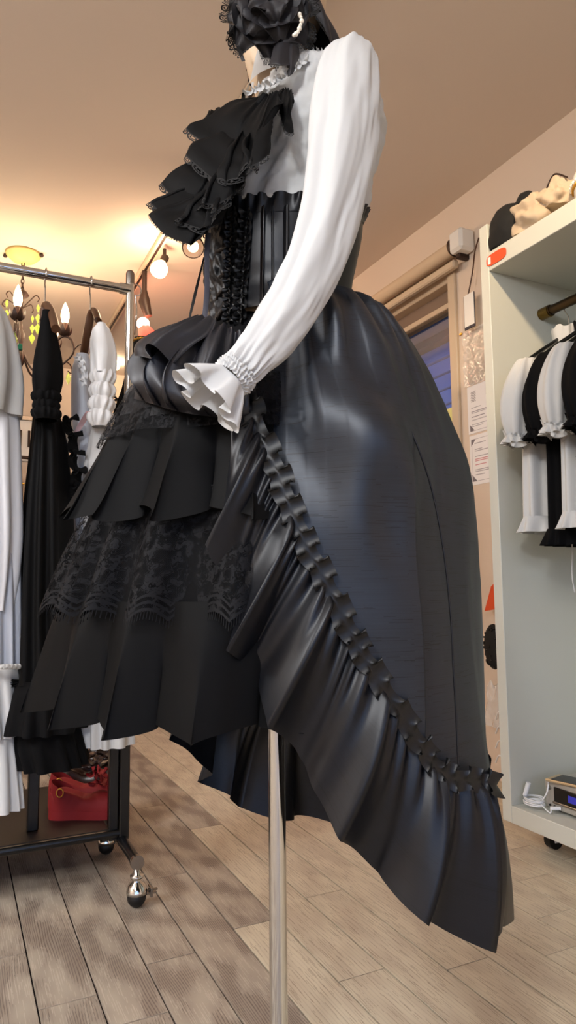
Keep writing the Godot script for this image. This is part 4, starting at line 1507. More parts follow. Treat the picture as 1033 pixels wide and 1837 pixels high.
func shoes():
	var y = 0.13
	var t = get_node("clothes_rack") as Node3D
	var mb = Mb.new()
	mb.box(Vector3(-1.2, y - 0.02, -2.35), Vector3(0.385, y, RACK_Z + 0.0), 0.003)
	part(mb, "shelf_board", M.dark_wood, t)
	for x in [on_z(60, 1420, -1.95).x, -1.1]:
		mb = Mb.new()
		mb.box(Vector3(x - 0.014, y, -1.97), Vector3(x + 0.014, 0.42, -1.94), 0.003)
		part(mb, "shelf_upright", M.black_metal, t)
	for x in [0.32, -1.1]:
		mb = Mb.new()
		mb.box(Vector3(x - 0.02, 0, -2.3), Vector3(x + 0.02, y - 0.02, -2.26), 0.003)
		part(mb, "shelf_leg", M.dark_wood, t)
	# red pair
	var a = on_y(80, 1474, y)
	var dir = (on_y(200, 1470, y) - a); dir.y = 0; dir = dir.normalized()
	for k in 2:
		var p = a + dir * (0.0 if k == 0 else -0.035) + (ahead * 0.1 if k == 1 else Vector3.ZERO) + ahead * 0.035
		t = thing("red_shoe", ["red strapped shoe with a ruffled toe bow and gold buckle, nearest under the rack", "second red strapped shoe, mostly hidden behind the nearer red one"][k], "shoe", Vector3(p.x, y, p.z), "pair of red shoes")
		shoe(p, dir, M.red_suede, t, 0.19, false)
		var ac = Vector3.UP.cross(dir).normalized()
		# high quarter at the heel, ruffled bow on the toe, buckle
		var g = []
		for j in 10:
			var row = PackedVector3Array()
			for i in 31:
				var w = lerpf(-2.3, 2.3, i / 30.0)
				var v = j / 9.0
				row.append(p + dir * (0.042 - cos(w) * (0.043 - 0.006 * v)) + ac * sin(w) * 0.032 + Vector3(0, 0.03 + v * (0.022 + 0.045 * pow(maxf(0.0, cos(w * 0.62)), 1.0)), 0))
			g.append(row)
		sheet(g, "heel_quarter", M.red_suede, t)
		sheet(ruched(curve([p + dir * 0.12 + ac * 0.02 + Vector3(0, 0.075, 0), p + dir * 0.145 + Vector3(0, 0.082, 0), p + dir * 0.165 - ac * 0.012 + Vector3(0, 0.07, 0), p + dir * 0.182 - ac * 0.02 + Vector3(0, 0.05, 0)], 24), func(_p): return Vector3(0, 1, 0) - ahead * 0.5, 0.014, 5, 0.016, 3), "ruffle_bow", M.red_suede, t)
		mb = Mb.new()
		var q = p + dir * 0.035 - ac * 0.034 * signf(ac.dot(ahead)) + Vector3(0, 0.072, 0)
		var loop = []
		for i in 17: loop.append(q + dir * 0.009 * cos(TAU * i / 16.0) + Vector3(0, 0.011 * sin(TAU * i / 16.0), 0))
		mb.tube(loop, 0.0016, 6, false)
		part(mb, "buckle", M.gold, t)
	# brown pair behind
	var b = on_y(84, 1440, y)
	for k in 2:
		var p = b + (ahead * 0.1 if k == 1 else Vector3.ZERO) + dir * (0.0 if k == 0 else 0.02) + ahead * 0.1
		t = thing("brown_shoe", ["glossy dark brown ruffled shoe behind the red shoes", "farther dark brown shoe, behind the glossy ruffled brown one"][k], "shoe", Vector3(p.x, y, p.z), "pair of brown shoes")
		shoe(p, dir, M.brown_leather, t, 0.155, false)
		for s in 3:
			part(soft_cap(p + dir * (0.04 + 0.03 * s) + Vector3(0, 0.125 - 0.02 * s, 0), Vector3(0.034, 0.02, 0.03), Basis(Vector3.UP, 0.5 * s), 33 + s, 0.45), "ankle_ruffle", M.brown_leather, t)

# ------------------------------------------------------------------ wardrobe on the right
const WX := 1.437           # its open front
const WB := 1.875
const WZ := -1.57           # its far end
const RAIL_X := 1.647
const RAIL_Y := 1.594

func wardrobe():
	var t = thing("open_wardrobe", "tall white open wardrobe on casters with a brass rail, at the right edge", "wardrobe", Vector3(WX, 0, -1.05))
	var mb
	for z in [WZ - 0.017, -0.53]:
		mb = Mb.new()
		mb.box(Vector3(WX, 0.078, z), Vector3(WB, 1.85, z + 0.036), 0.0015)
		part(mb, "side_panel", M.laminate, t)
	mb = Mb.new()
	mb.box(Vector3(WX + 0.001, 1.697, WZ + 0.0195), Vector3(WB - 0.016, 1.757, -0.531), 0.0015)
	part(mb, "top_board", M.laminate, t)
	mb = Mb.new()
	mb.box(Vector3(WX + 0.0, 0.078, WZ + 0.0195), Vector3(WB - 0.016, 0.125, -0.531), 0.0015)
	part(mb, "base_board", M.laminate, t)
	mb = Mb.new()
	mb.box(Vector3(WB - 0.015, 0.078, WZ + 0.0195), Vector3(WB - 0.001, 1.85, -0.531))
	part(mb, "back_panel", M.laminate_inside, t)
	mb = Mb.new()
	mb.tube([Vector3(RAIL_X, RAIL_Y, WZ + 0.021), Vector3(RAIL_X, RAIL_Y, -0.532)], 0.0145, 18)
	part(mb, "rail", M.dark_brass, t, "brass hanging rail")
	mb = Mb.new()
	mb.tube([Vector3(RAIL_X, RAIL_Y, WZ + 0.0195), Vector3(RAIL_X, RAIL_Y, WZ + 0.056)], 0.019, 20)
	part(mb, "rail_flange", M.brass, t)
	mb = Mb.new()
	mb.tube([Vector3(RAIL_X, RAIL_Y, WZ + 0.056), Vector3(RAIL_X, RAIL_Y, WZ + 0.062)], 0.017, 20)
	part(mb, "rail_collar", M.dark_brass, t)
	for q in [Vector2(1.56, WZ + 0.05), Vector2(1.8, WZ + 0.05), Vector2(1.56, -0.6), Vector2(1.8, -0.6)]:
		mb = Mb.new()
		mb.tube([Vector3(q.x, 0.027, q.y - 0.011), Vector3(q.x, 0.027, q.y + 0.011)], 0.027, 20)
		var w = part(mb, "caster_wheel", M.dark_rubber, t)
		mb = Mb.new()
		mb.tube([Vector3(q.x, 0.027, q.y + 0.011), Vector3(q.x, 0.027, q.y + 0.0135)], 0.009, 14)
		part(mb, "hub", M.silver_plastic, w)
		mb = Mb.new()
		mb.box(Vector3(q.x - 0.02, 0.064, q.y - 0.016), Vector3(q.x + 0.02, 0.078, q.y + 0.016), 0.003)
		mb.box(Vector3(q.x - 0.012, 0.02, q.y + 0.0135), Vector3(q.x + 0.012, 0.066, q.y + 0.017), 0.002)
		mb.box(Vector3(q.x - 0.012, 0.02, q.y - 0.017), Vector3(q.x + 0.012, 0.066, q.y - 0.0135), 0.002)
		part(mb, "caster_fork", M.white_plastic, t)
	# sticker on the front corner
	mb = Mb.new()
	var poly = PackedVector2Array()
	for k in 24:
		var a = TAU * k / 24.0
		poly.append(Vector2(signf(cos(a)) * pow(absf(cos(a)), 0.6) * 0.042, signf(sin(a)) * pow(absf(sin(a)), 0.6) * 0.018))
	mb.slab(poly, 0.0012, Transform3D(Basis(Vector3(0, 0, 1), Vector3(0, 1, 0), Vector3(-1, 0, 0)), Vector3(WX, 1.727, -1.517)))
	var st = single(mb, "price_sticker", M.orange, "small orange and white sticker on the wardrobe's top front corner", "sticker")
	mb = Mb.new()
	mb.box(Vector3(WX - 0.0018, 1.716, -1.552), Vector3(WX - 0.0008, 1.738, -1.54), 0.0)
	part(mb, "white_patch", M.paper, st)

func hung_blouse(z: float, m: Material, label: String, white: bool, shift: float, tall: float):
	var y0 = 1.47
	var t = thing("white_blouse" if white else "black_blouse", label, "blouse", Vector3(RAIL_X, y0 - tall, z), "blouses on the brass rail")
	wire_hanger(RAIL_X, t, y0 + 0.02, M.chrome, z, RAIL_Y)
	var mb = Mb.new()
	mb.tube(curve([Vector3(RAIL_X - 0.19, y0 - 0.09, z), Vector3(RAIL_X - 0.09, y0 - 0.025, z), Vector3(RAIL_X, y0 + 0.02, z), Vector3(RAIL_X + 0.09, y0 - 0.025, z), Vector3(RAIL_X + 0.19, y0 - 0.09, z)], 24), 0.006, 8)
	part(mb, "hanger", M.black_plastic, t)
	# body: shoulders slope from the collar, side seams fall straight, ruffled hem
	var l = Loft.new()
	l.R = Vector3.RIGHT; l.T = Vector3.BACK
	var cx = RAIL_X + shift
	for q in [[0.0, 0.05, 0.035], [0.03, 0.075, 0.036], [0.07, 0.15, 0.04], [0.11, 0.195, 0.042], [0.2, 0.205, 0.045], [tall * 0.6, 0.205, 0.045], [tall - 0.04, 0.21, 0.046]]:
		l.h.append(y0 - q[0]); l.c.append(Vector3(cx, y0 - q[0], z)); l.a.append(q[1]); l.b.append(q[2])
	sheet(rings(l, y0, y0 - tall + 0.04, 40, 120, func(p, v): return 0.006 * ring_wave(p, 12, z * 40.0) * v), "body", m, t, true, 4, 4)
	sheet(rings(l, y0 - tall + 0.045, y0 - tall, 10, 160, func(p, v): return 0.004 + 0.018 * v + 0.008 * v * ring_wave(p, 18, z * 30.0)), "hem_ruffle", m, t, true, 4, 1)
	# stand collar with a frill
	var g = []
	for j in 10:
		var row = PackedVector3Array()
		for i in 81:
			var w = -TAU * i / 80.0
			var v = j / 9.0
			row.append(Vector3(cx + cos(w) * (0.055 + 0.006 * v), y0 - 0.012 + 0.05 * v + 0.004 * v * ring_wave(TAU * i / 80.0, 9, 1.0), z - sin(w) * (0.036 + 0.006 * v + 0.003 * ring_wave(TAU * i / 80.0, 12, z * 9))))
		g.append(row)
	sheet(g, "collar", m, t, true)
	# gathered yoke seam
	var yoke = []
	for k in 10: yoke.append(Vector3(cx - 0.07 - 0.13 * k / 9.0, y0 - 0.05 - 0.055 * k / 9.0, z + 0.036))
	sheet(ruched(yoke, func(_p): return Vector3(-0.2, 0.5, 1).normalized(), 0.006, 8, 0.006, 5), "yoke_frill", m, t)
	# puffed sleeves, gathered above a ruffled cuff
	for s in [-1, 1]:
		g = []
		for j in 60:
			var v = j / 59.0
			var c = Vector3(cx + s * (0.185 + 0.055 * sin(v * 1.9)), y0 - 0.085 - 0.25 * v, z + 0.012)
			var r = 0.03 + 0.028 * pow(sin(PI * clampf(v * 1.05, 0, 1)), 0.6) - 0.008 * v
			if v > 0.9: r = lerpf(0.026, 0.05, (v - 0.9) / 0.1)
			var row = PackedVector3Array()
			for i in 81:
				var w = -TAU * i / 80.0
				row.append(c + Vector3(cos(w), 0, -sin(w) * 0.75) * (r + (0.003 + (0.006 if v > 0.9 else 0.0)) * ring_wave(TAU * i / 80.0, 11 if v > 0.9 else 7, v * 2.0 + z * 20.0)))
			g.append(row)
		sheet(g, "sleeve", m, t, true, 2, 3)
		var cuff = []
		for i in 21:
			var w = TAU * i / 20.0
			cuff.append(Vector3(cx + s * 0.238 + cos(w) * 0.036, y0 - 0.322 + 0.01 * sin(w * 2), z + 0.012 + sin(w) * 0.03))
		var cc = Vector3(cx + s * 0.238, y0 - 0.322, z)
		sheet(ruched(cuff, func(p): return (p - cc + Vector3(0, -0.006, 0)).normalized(), 0.014, 10, 0.008, 8), "cuff_ruffle", m, t)

func blouses():
	hung_blouse(-1.445, M.white_cotton, "white puff-sleeved blouse hung deepest in the wardrobe, its ruffled hem in view", true, 0.0, 0.58)
	hung_blouse(-1.375, M.black_cotton, "black puff-sleeved blouse hung in front of the deepest white blouse", false, 0.015, 0.62)
	hung_blouse(-1.305, M.white_cotton, "white puff-sleeved blouse between two black ones on the brass rail", true, 0.0, 0.58)
	hung_blouse(-1.225, M.black_cotton, "black puff-sleeved blouse cut by the right edge of the photo", false, 0.0, 0.4)
	# loose cord dangling below
	var mb = Mb.new()
	mb.tube(curve([Vector3(1.6, 0.9, -1.44), Vector3(1.602, 0.84, -1.438), Vector3(1.598, 0.77, -1.44), Vector3(1.601, 0.72, -1.436)], 20), 0.0022, 6)
	single(mb, "white_string", M.white_cotton, "thin white cord dangling below the white blouse hem", "cord")

func soft_cap(c: Vector3, r: Vector3, b: Basis, sd: int, crease: float) -> Mb:
	var nz = noise(2.6, sd, 2)
	var g = []
	for j in 41:
		var a = PI * j / 40.0
		var row = PackedVector3Array()
		for i in 81:
			var w = TAU * i / 80.0
			var n = Vector3(sin(a) * cos(w), cos(a), -sin(a) * sin(w))
			var k = 1.0 + crease * nz.get_noise_3d(n.x * 0.35, n.y * 0.5, n.z * 0.35)
			var p = n * k
			p.y = maxf(p.y, -0.55)
			row.append(c + b * (p * r))
		g.append(row)
	var mb = Mb.new()
	mb.grid(g, true)
	return mb

func shelf_top_things():
	# black cap, beige cap and a trimmed white boater on top of the wardrobe
	var y = 1.757
	var t = thing("felt_beret", "soft black felt cap on top of the wardrobe, nearest its far corner", "cap", Vector3(1.53, y, -1.42))
	part(soft_cap(Vector3(1.487, y + 0.05, -1.505), Vector3(0.062, 0.088, 0.068), Basis(Vector3.RIGHT, 0.12), 3, 0.08), "crown", M.felt_black, t)
	part(soft_cap(Vector3(1.505, y + 0.12, -1.455), Vector3(0.03, 0.035, 0.04), Basis(), 5, 0.15), "top_fold", M.felt_black, t)
	t = thing("beige_cap", "crumpled beige cloth cap beside the black one on top of the wardrobe", "cap", Vector3(1.5, y, -1.28))
	part(soft_cap(Vector3(1.5, y + 0.046, -1.415), Vector3(0.066, 0.08, 0.07), Basis(Vector3.RIGHT, 0.1), 8, 0.45), "crown", M.beige_cloth, t)
	part(soft_cap(Vector3(1.515, y + 0.08, -1.345), Vector3(0.05, 0.058, 0.055), Basis(Vector3.UP, 0.4), 12, 0.5), "fold", M.beige_cloth, t)
	var mb = Mb.new()
	mb.tube(curve([Vector3(1.5, y + 0.125, -1.37), Vector3(1.5, y + 0.15, -1.34), Vector3(1.505, y + 0.12, -1.3)], 16), 0.0025, 6)
	part(mb, "strap", M.bronze, t)
	t = thing("white_boater", "white round hat box with a gold and pearl rim at the upper right corner", "hat box", Vector3(1.53, y, -1.1))
	mb = Mb.new()
	var c = Vector3(1.555, y, -1.205)
	mb.lathe([Vector2(0, 0.1), Vector2(0.085, 0.1), Vector2(0.09, 0.095), Vector2(0.09, 0.0), Vector2(0, 0.0)], Transform3D(Basis(), c), 40)
	part(mb, "drum", M.paper, t)
	for yy in [0.004, 0.06]:
		mb = Mb.new()
		var loop = []
		for i in 49: loop.append(c + Vector3(0.093 * cos(TAU * i / 48.0), yy, 0.093 * sin(TAU * i / 48.0)))
		mb.tube(loop, 0.004, 8, false)
		part(mb, "gold_rim", M.gold, t)
	mb = Mb.new()
	for i in 40: mb.ball(c + Vector3(0.097 * cos(TAU * i / 40.0), 0.066, 0.097 * sin(TAU * i / 40.0)), Vector3.ONE * 0.006, 8)
	var prl = part(mb, "pearls", M.pearl, t)
	prl.set_meta("kind", "stuff")
	mb = Mb.new()
	mb.lathe([Vector2(0, 0.075), Vector2(0.03, 0.07), Vector2(0.055, 0.045), Vector2(0.06, 0.0), Vector2(0, 0)], Transform3D(Basis(), c + Vector3(0.0, 0.1, -0.01)), 24)
	t = single(mb, "cream_bonnet", M.pearl, "small cream bonnet with a red bow, on the trimmed hat box", "bonnet")
	mb = Mb.new()
	mb.ball(c + Vector3(-0.062, 0.125, -0.012), Vector3(0.012, 0.022, 0.016), 10)
	part(mb, "red_bow", M.red_suede, t)

func sound_system():
	var y = 0.126
	var x0 = 1.50
	var t = thing("stereo_amplifier", "silver stereo amplifier with a dark display on the wardrobe's floor board", "amplifier", Vector3(x0 + 0.12, y, -1.28))
	var z0 = -1.485; var z1 = -1.12
	var mb = Mb.new()
	mb.box(Vector3(x0, y + 0.008, z0), Vector3(x0 + 0.26, y + 0.082, z1), 0.003)
	part(mb, "case", M.silver_plastic, t)
	mb = Mb.new()
	mb.box(Vector3(x0 - 0.004, y + 0.030, z0 + 0.035), Vector3(x0 + 0.002, y + 0.068, z1 - 0.06), 0.001)
	var dsp = part(mb, "display", M.black_plastic, t)
	mb = Mb.new()
	mb.box(Vector3(x0 - 0.0052, y + 0.04, z0 + 0.085), Vector3(x0 - 0.0038, y + 0.058, z0 + 0.14))
	part(mb, "lit_digits", M.display_blue, dsp)
	mb = Mb.new()
	mb.box(Vector3(x0 - 0.005, y + 0.024, z0 + 0.03), Vector3(x0 + 0.002, y + 0.03, z1 - 0.055), 0.001)
	part(mb, "trim_strip", M.dull_chrome, t)
	mb = Mb.new()
	mb.tube([Vector3(x0 + 0.002, y + 0.062, z0 + 0.018), Vector3(x0 - 0.006, y + 0.062, z0 + 0.018)], 0.006, 16)
	part(mb, "power_button", M.dull_chrome, t)
	for k in 3:
		mb = Mb.new()
		mb.tube([Vector3(x0 + 0.002, y + 0.016, z0 + 0.018 + k * 0.016), Vector3(x0 - 0.003, y + 0.016, z0 + 0.018 + k * 0.016)], 0.003, 12)
		part(mb, "socket", M.black_plastic, t)
	for q in [Vector2(0.03, 0.03), Vector2(0.23, 0.03), Vector2(0.03, 0.33), Vector2(0.23, 0.33)]:
		mb = Mb.new()
		mb.tube([Vector3(x0 + q.x, y, z0 + q.y), Vector3(x0 + q.x, y + 0.01, z0 + q.y)], 0.012, 12)
		part(mb, "foot", M.black_plastic, t)
	t = thing("mobile_phone", "gold-edged phone lying screen up on the amplifier", "phone", Vector3(x0 + 0.03, y + 0.083, -1.4))
	mb = Mb.new()
	var xf = Transform3D(Basis(Vector3.UP, 0.25), Vector3(x0 + 0.03, y + 0.0865, -1.40))
	mb.box(Vector3(-0.036, -0.0035, -0.072), Vector3(0.036, 0.0035, 0.072), 0.002, xf)
	part(mb, "case", M.phone_gold, t)
	mb = Mb.new()
	mb.box(Vector3(-0.033, 0.003, -0.058), Vector3(0.033, 0.0042, 0.058), 0.0005, xf)
	part(mb, "screen", M.black_plastic, t)
	# white cable: coil, plug and lead to the phone
	t = thing("charging_cable", "coiled white charging cable beside the amplifier", "cable", Vector3(1.475, y, -1.5))
	mb = Mb.new()
	var coil = []
	var cc = Vector3(1.478, y + 0.018, -1.505)
	for i in 100:
		var a = TAU * i / 24.0
		coil.append(cc + Vector3(0.022 * cos(a) + 0.002 * sin(i * 0.3), 0.012 * sin(a * 0.5) * 0.4 + 0.0002 * i - 0.008, 0.03 * sin(a)))
	mb.tube(coil, 0.0022, 6)
	part(mb, "coil", M.white_plastic, t)
	mb = Mb.new()
	mb.tube(curve([cc + Vector3(0, 0.01, 0.03), cc + Vector3(0.01, 0.035, 0.04), Vector3(x0 + 0.0, y + 0.086, -1.47)], 16), 0.002, 6)
	mb.tube(curve([cc + Vector3(-0.005, 0.0, 0.03), cc + Vector3(-0.004, -0.014, 0.06), Vector3(x0 - 0.022, y + 0.016, z0 + 0.04)], 16), 0.002, 6)
	part(mb, "lead", M.white_plastic, t)
	mb = Mb.new()
	mb.tube([cc + Vector3(-0.004, 0.008, -0.03), cc + Vector3(0.002, 0.045, -0.02)], 0.0065, 10)
	mb.tube([Vector3(x0 - 0.024, y + 0.016, z0 + 0.04), Vector3(x0 - 0.002, y + 0.016, z0 + 0.055)], 0.005, 10)
	part(mb, "plug", M.white_plastic, t)

func paper_sheet(a: Vector3, b: Vector3, m: Material) -> Mb:
	# facing into the room from the right wall: a is the upper far corner, b the lower near one
	var mb = Mb.new()
	var x = a.x
	mb.quad(Vector3(x, b.y, a.z), Vector3(x, b.y, b.z), Vector3(x, a.y, b.z), Vector3(x, a.y, a.z))
	for i in 4: mb.t[i] = [Vector2(0, 1), Vector2(1, 1), Vector2(1, 0), Vector2(0, 0)][i]
	mb.box(Vector3(x + 0.0004, b.y, a.z), Vector3(x + 0.001, a.y, b.z))
	return mb

func wall_papers():
	var x = 1.8985
	single(paper_sheet(Vector3(x, 1.56, -2.206), Vector3(x, 1.36, -2.06), M.print_top), "printed_notice", M.print_top, "upper white printed notice with small drawings, on the wall beside the wardrobe", "notice")
	single(paper_sheet(Vector3(x, 1.352, -2.203), Vector3(x, 1.147, -2.06), M.print_low), "printed_notice", M.print_low, "lower white printed notice with red lines and corner ornaments, on the wall", "notice")
	# clear bag in front of a beige card
	var t = thing("plastic_pocket", "crinkled clear plastic pocket with a beige sheet, hung above the notices", "pocket", Vector3(x, 1.55, -2.15))
	var mb = Mb.new()
	mb.box(Vector3(x - 0.002, 1.57, -2.195), Vector3(x + 0.001, 1.79, -2.06), 0.0005)
	part(mb, "card", M.beige_cloth, t)
	var nz = noise(9.0, 77, 2)
	var g = []
	for j in 24:
		var row = PackedVector3Array()
		for i in 16: row.append(Vector3(x - 0.008 - 0.006 * nz.get_noise_2d(i * 0.025, j * 0.03), 1.795 - 0.235 * j / 23.0, -2.212 + 0.16 * i / 15.0))
		g.append(row)
	sheet(g, "bag", M.clear_film, t)
	# bag tag on a cord
	t = thing("hanging_tag", "white card tag in a dark-edged holder hanging on a cord", "tag", Vector3(x, 1.78, -2.14))
	mb = Mb.new()
	mb.box(Vector3(1.86, 1.785, -2.163), Vector3(1.864, 1.93, -2.098), 0.001)
	part(mb, "holder", M.navy, t)
	mb = Mb.new()
	mb.box(Vector3(1.857, 1.795, -2.158), Vector3(1.8605, 1.93, -2.10), 0.001)
	part(mb, "card", M.paper, t)
	mb = Mb.new()
	mb.tube(curve([Vector3(1.862, 1.93, -2.135), Vector3(1.868, 2.02, -2.11), Vector3(1.875, 2.1, -2.1), Vector3(1.89, 2.16, -2.09)], 16), 0.003, 6)
	part(mb, "cord", M.wood_hanger, t)
	mb = Mb.new()
	mb.box(Vector3(1.892, 1.795, -2.235), Vector3(1.9, 1.803, -2.222), 0.001)
	single(mb, "yellow_clip", M.gold, "tiny yellow clip on the wall above the plastic pocket", "clip")
	# things hung low between the skirt and the wardrobe
	mb = Mb.new()
	var p = on_x(880, 1080, 1.86)
	mb.slab(PackedVector2Array([Vector2(-0.03, -0.035), Vector2(0.04, -0.025), Vector2(0.035, 0.075), Vector2(0.012, 0.06)]), 0.006, Transform3D(Basis(Vector3(0, 0, 1), Vector3.UP, Vector3(-1, 0, 0)), p))
	single(mb, "orange_pennant", M.orange, "pointed orange card low on the wall between skirt and wardrobe", "pennant")
	t = thing("beaded_pouch", "black beaded pouch hanging between the skirt and the wardrobe", "pouch", on_x(886, 1205, 1.84))
	mb = Mb.new()
	var c = on_x(886, 1160, 1.84)
	mb.ball(c, Vector3(0.022, 0.085, 0.05), 20)
	part(mb, "pouch", M.felt_black, t)
	mb = Mb.new()
	for k in 90:
		var a = rng.randf() * TAU; var h = rng.randf_range(-0.9, 0.9)
		var r = sqrt(1.0 - h * h)
		mb.ball(c + Vector3(0.023 * r * cos(a), 0.087 * h, 0.052 * r * sin(a)), Vector3.ONE * 0.0042, 6)
	var bd = part(mb, "beads", M.jet, t)
	bd.set_meta("kind", "stuff")
	t = thing("clear_bag", "crumpled clear plastic bag hung under the beaded pouch", "bag", on_x(893, 1330, 1.86))
	c = on_x(891, 1275, 1.87)
	part(soft_cap(c, Vector3(0.02, 0.11, 0.05), Basis(), 21, 0.5), "bag", M.clear_film, t)
	mb = Mb.new()
	for k in 4:
		var s = on_x(889, 1290 + k * 26, 1.84)
		mb.tube(curve([s, s + Vector3(0, 0.03, 0.02), s + Vector3(0, 0.015, 0.05), s + Vector3(0, -0.05, 0.055)], 14), 0.003, 6)
	single(mb, "white_wires", M.white_plastic, "loops of white wire near the floor behind the wardrobe edge", "wires")

# ------------------------------------------------------------------ lamps on the ceiling and the far wall
const WARM := Color(1.0, 0.88, 0.72)
const TRACK_X := 0.83

func glow_lathe(profile: Array, at: Transform3D, called: String, m: Material, t: Node3D):
	var mb = Mb.new()
	mb.lathe(profile, at, 24)
	part(mb, called, m, t)

func ceiling_lights():
	var t = thing("lighting_track", "grey ceiling lighting track running towards the far wall", "track", Vector3(TRACK_X, 2.37, -3.4))
	var mb = Mb.new()
	mb.box(Vector3(TRACK_X - 0.018, 2.372, -4.9), Vector3(TRACK_X + 0.018, 2.3995, -1.9), 0.003)
	part(mb, "channel", M.cream_metal, t)
	mb = Mb.new()
	mb.box(Vector3(TRACK_X - 0.006, 2.370, -4.88), Vector3(TRACK_X + 0.006, 2.3725, -1.92))
	part(mb, "slot", M.bronze, t)
	# bare reflector bulb
	var c = on_x(287, 480, TRACK_X)
	var aim = (Vector3(-0.35, -0.75, 0.35)).normalized()
	t = thing("track_lamp", "bare glowing reflector bulb hanging from the ceiling track", "spot lamp", c + Vector3(0, 0.05, 0))
	var top = c - aim * 0.075
	mb = Mb.new()
	mb.tube([Vector3(top.x, 2.372, top.z), Vector3(top.x, top.y + 0.02, top.z)], 0.009, 12)
	part(mb, "stem", M.bronze, t)
	mb = Mb.new()
	mb.tube([top - aim * 0.012, top + aim * 0.045], 0.019, 16)
	part(mb, "socket", M.bronze, t)
	mb = Mb.new()
	var g = [c - aim * 0.04, c - aim * 0.028, c - aim * 0.01, c + aim * 0.012, c + aim * 0.03, c + aim * 0.042, c + aim * 0.046]
	mb.tube(g, [0.017, 0.024, 0.034, 0.041, 0.040, 0.030, 0.012], 22)
	part(mb, "bulb", M.bulb_glow, t)
	lamp(t, c, WARM, 0.14)
	# ringed spot
	c = on_x(346, 442, TRACK_X)
	aim = Vector3(-0.1, -0.75, 0.66).normalized()
	t = thing("track_lamp", "black-ringed spotlight lit beneath the jabot's lowest ruffle", "spot lamp", c)
	var y = Vector3(0, 1, 0)
	var a = aim.cross(y).normalized()
	var xf = Transform3D(Basis(a, -aim, a.cross(-aim)), c)
	glow_lathe([Vector2(0.0, 0.075), Vector2(0.022, 0.07), Vector2(0.032, 0.05), Vector2(0.044, 0.02), Vector2(0.046, -0.012), Vector2(0.041, -0.014), Vector2(0.038, 0.012), Vector2(0.0, 0.014)], xf, "housing", M.bronze, t)
	mb = Mb.new()
	mb.ball(c + aim * 0.0, Vector3.ONE * 0.024, 16)
	part(mb, "bulb", M.bulb_glow, t)
	mb = Mb.new()
	mb.tube([Vector3(c.x, 2.372, c.z), Vector3(c.x, c.y + 0.05, c.z), c - aim * 0.06], 0.008, 10)
	part(mb, "stem", M.bronze, t)
	lamp(t, c, WARM, 0.11)
	# farther lamp with a pink glass shade
	c = on_x(258, 588, TRACK_X)
	t = thing("track_lamp", "farther track lamp glowing pink in a small faceted shade", "spot lamp", c)
	mb = Mb.new()
	mb.tube([Vector3(TRACK_X, 2.372, c.z), Vector3(TRACK_X, c.y + 0.2, c.z)], 0.013, 12)
	part(mb, "stem", M.bronze, t)
	mb = Mb.new()
	mb.tube([Vector3(TRACK_X, c.y + 0.2, c.z), Vector3(TRACK_X, c.y + 0.14, c.z), c + Vector3(0.02, 0.06, 0.01)], [0.014, 0.03, 0.02], 12)
	part(mb, "arm", M.bronze, t)
	mb = Mb.new()
	mb.tube([c + Vector3(-0.004, 0.0, 0.0), c + Vector3(0.008, -0.025, 0.004), c + Vector3(0.025, -0.065, 0.012)], [0.03, 0.042, 0.056], 6, false)
	part(mb, "shade", M.pink_glass, t)
	mb = Mb.new()
	mb.ball(c + Vector3(-0.004, 0.02, 0), Vector3.ONE * 0.034, 14)
	part(mb, "bulb", M.pink_glow, t)
	lamp(t, c + Vector3(-0.004, 0.02, 0), Color(1.0, 0.6, 0.48), 0.12)
	# unseen head on the near end of the track, placed to light the wardrobe
	for q in [[Vector3(TRACK_X, 2.28, -0.6), Vector3(1.44, 1.68, -1.56)]]:
		var p = q[0]; var to = q[1]
		t = thing("track_lamp", "unseen cylindrical spotlight on the near end of the track, placed to light the wardrobe", "spot lamp", p)
		aim = (to - p).normalized()
		mb = Mb.new()
		mb.tube([Vector3(p.x, 2.395, p.z), p], 0.008, 10)
		part(mb, "stem", M.bronze, t)
		mb = Mb.new()
		mb.tube([p - aim * 0.03, p + aim * 0.07], 0.035, 20, false)
		part(mb, "housing", M.bronze, t)
		mb = Mb.new()
		mb.tube([p + aim * 0.02, p + aim * 0.025], 0.033, 20)
		part(mb, "bulb", M.bulb_glow, t)
		spot(t, p + aim * 0.075, to, WARM, 1.4, 20)
	mb = Mb.new()
	mb.box(Vector3(TRACK_X - 0.018, 2.372, -1.9), Vector3(TRACK_X + 0.018, 2.3995, 1.4), 0.003)
	part(mb, "channel", M.cream_metal, get_node("lighting_track"))

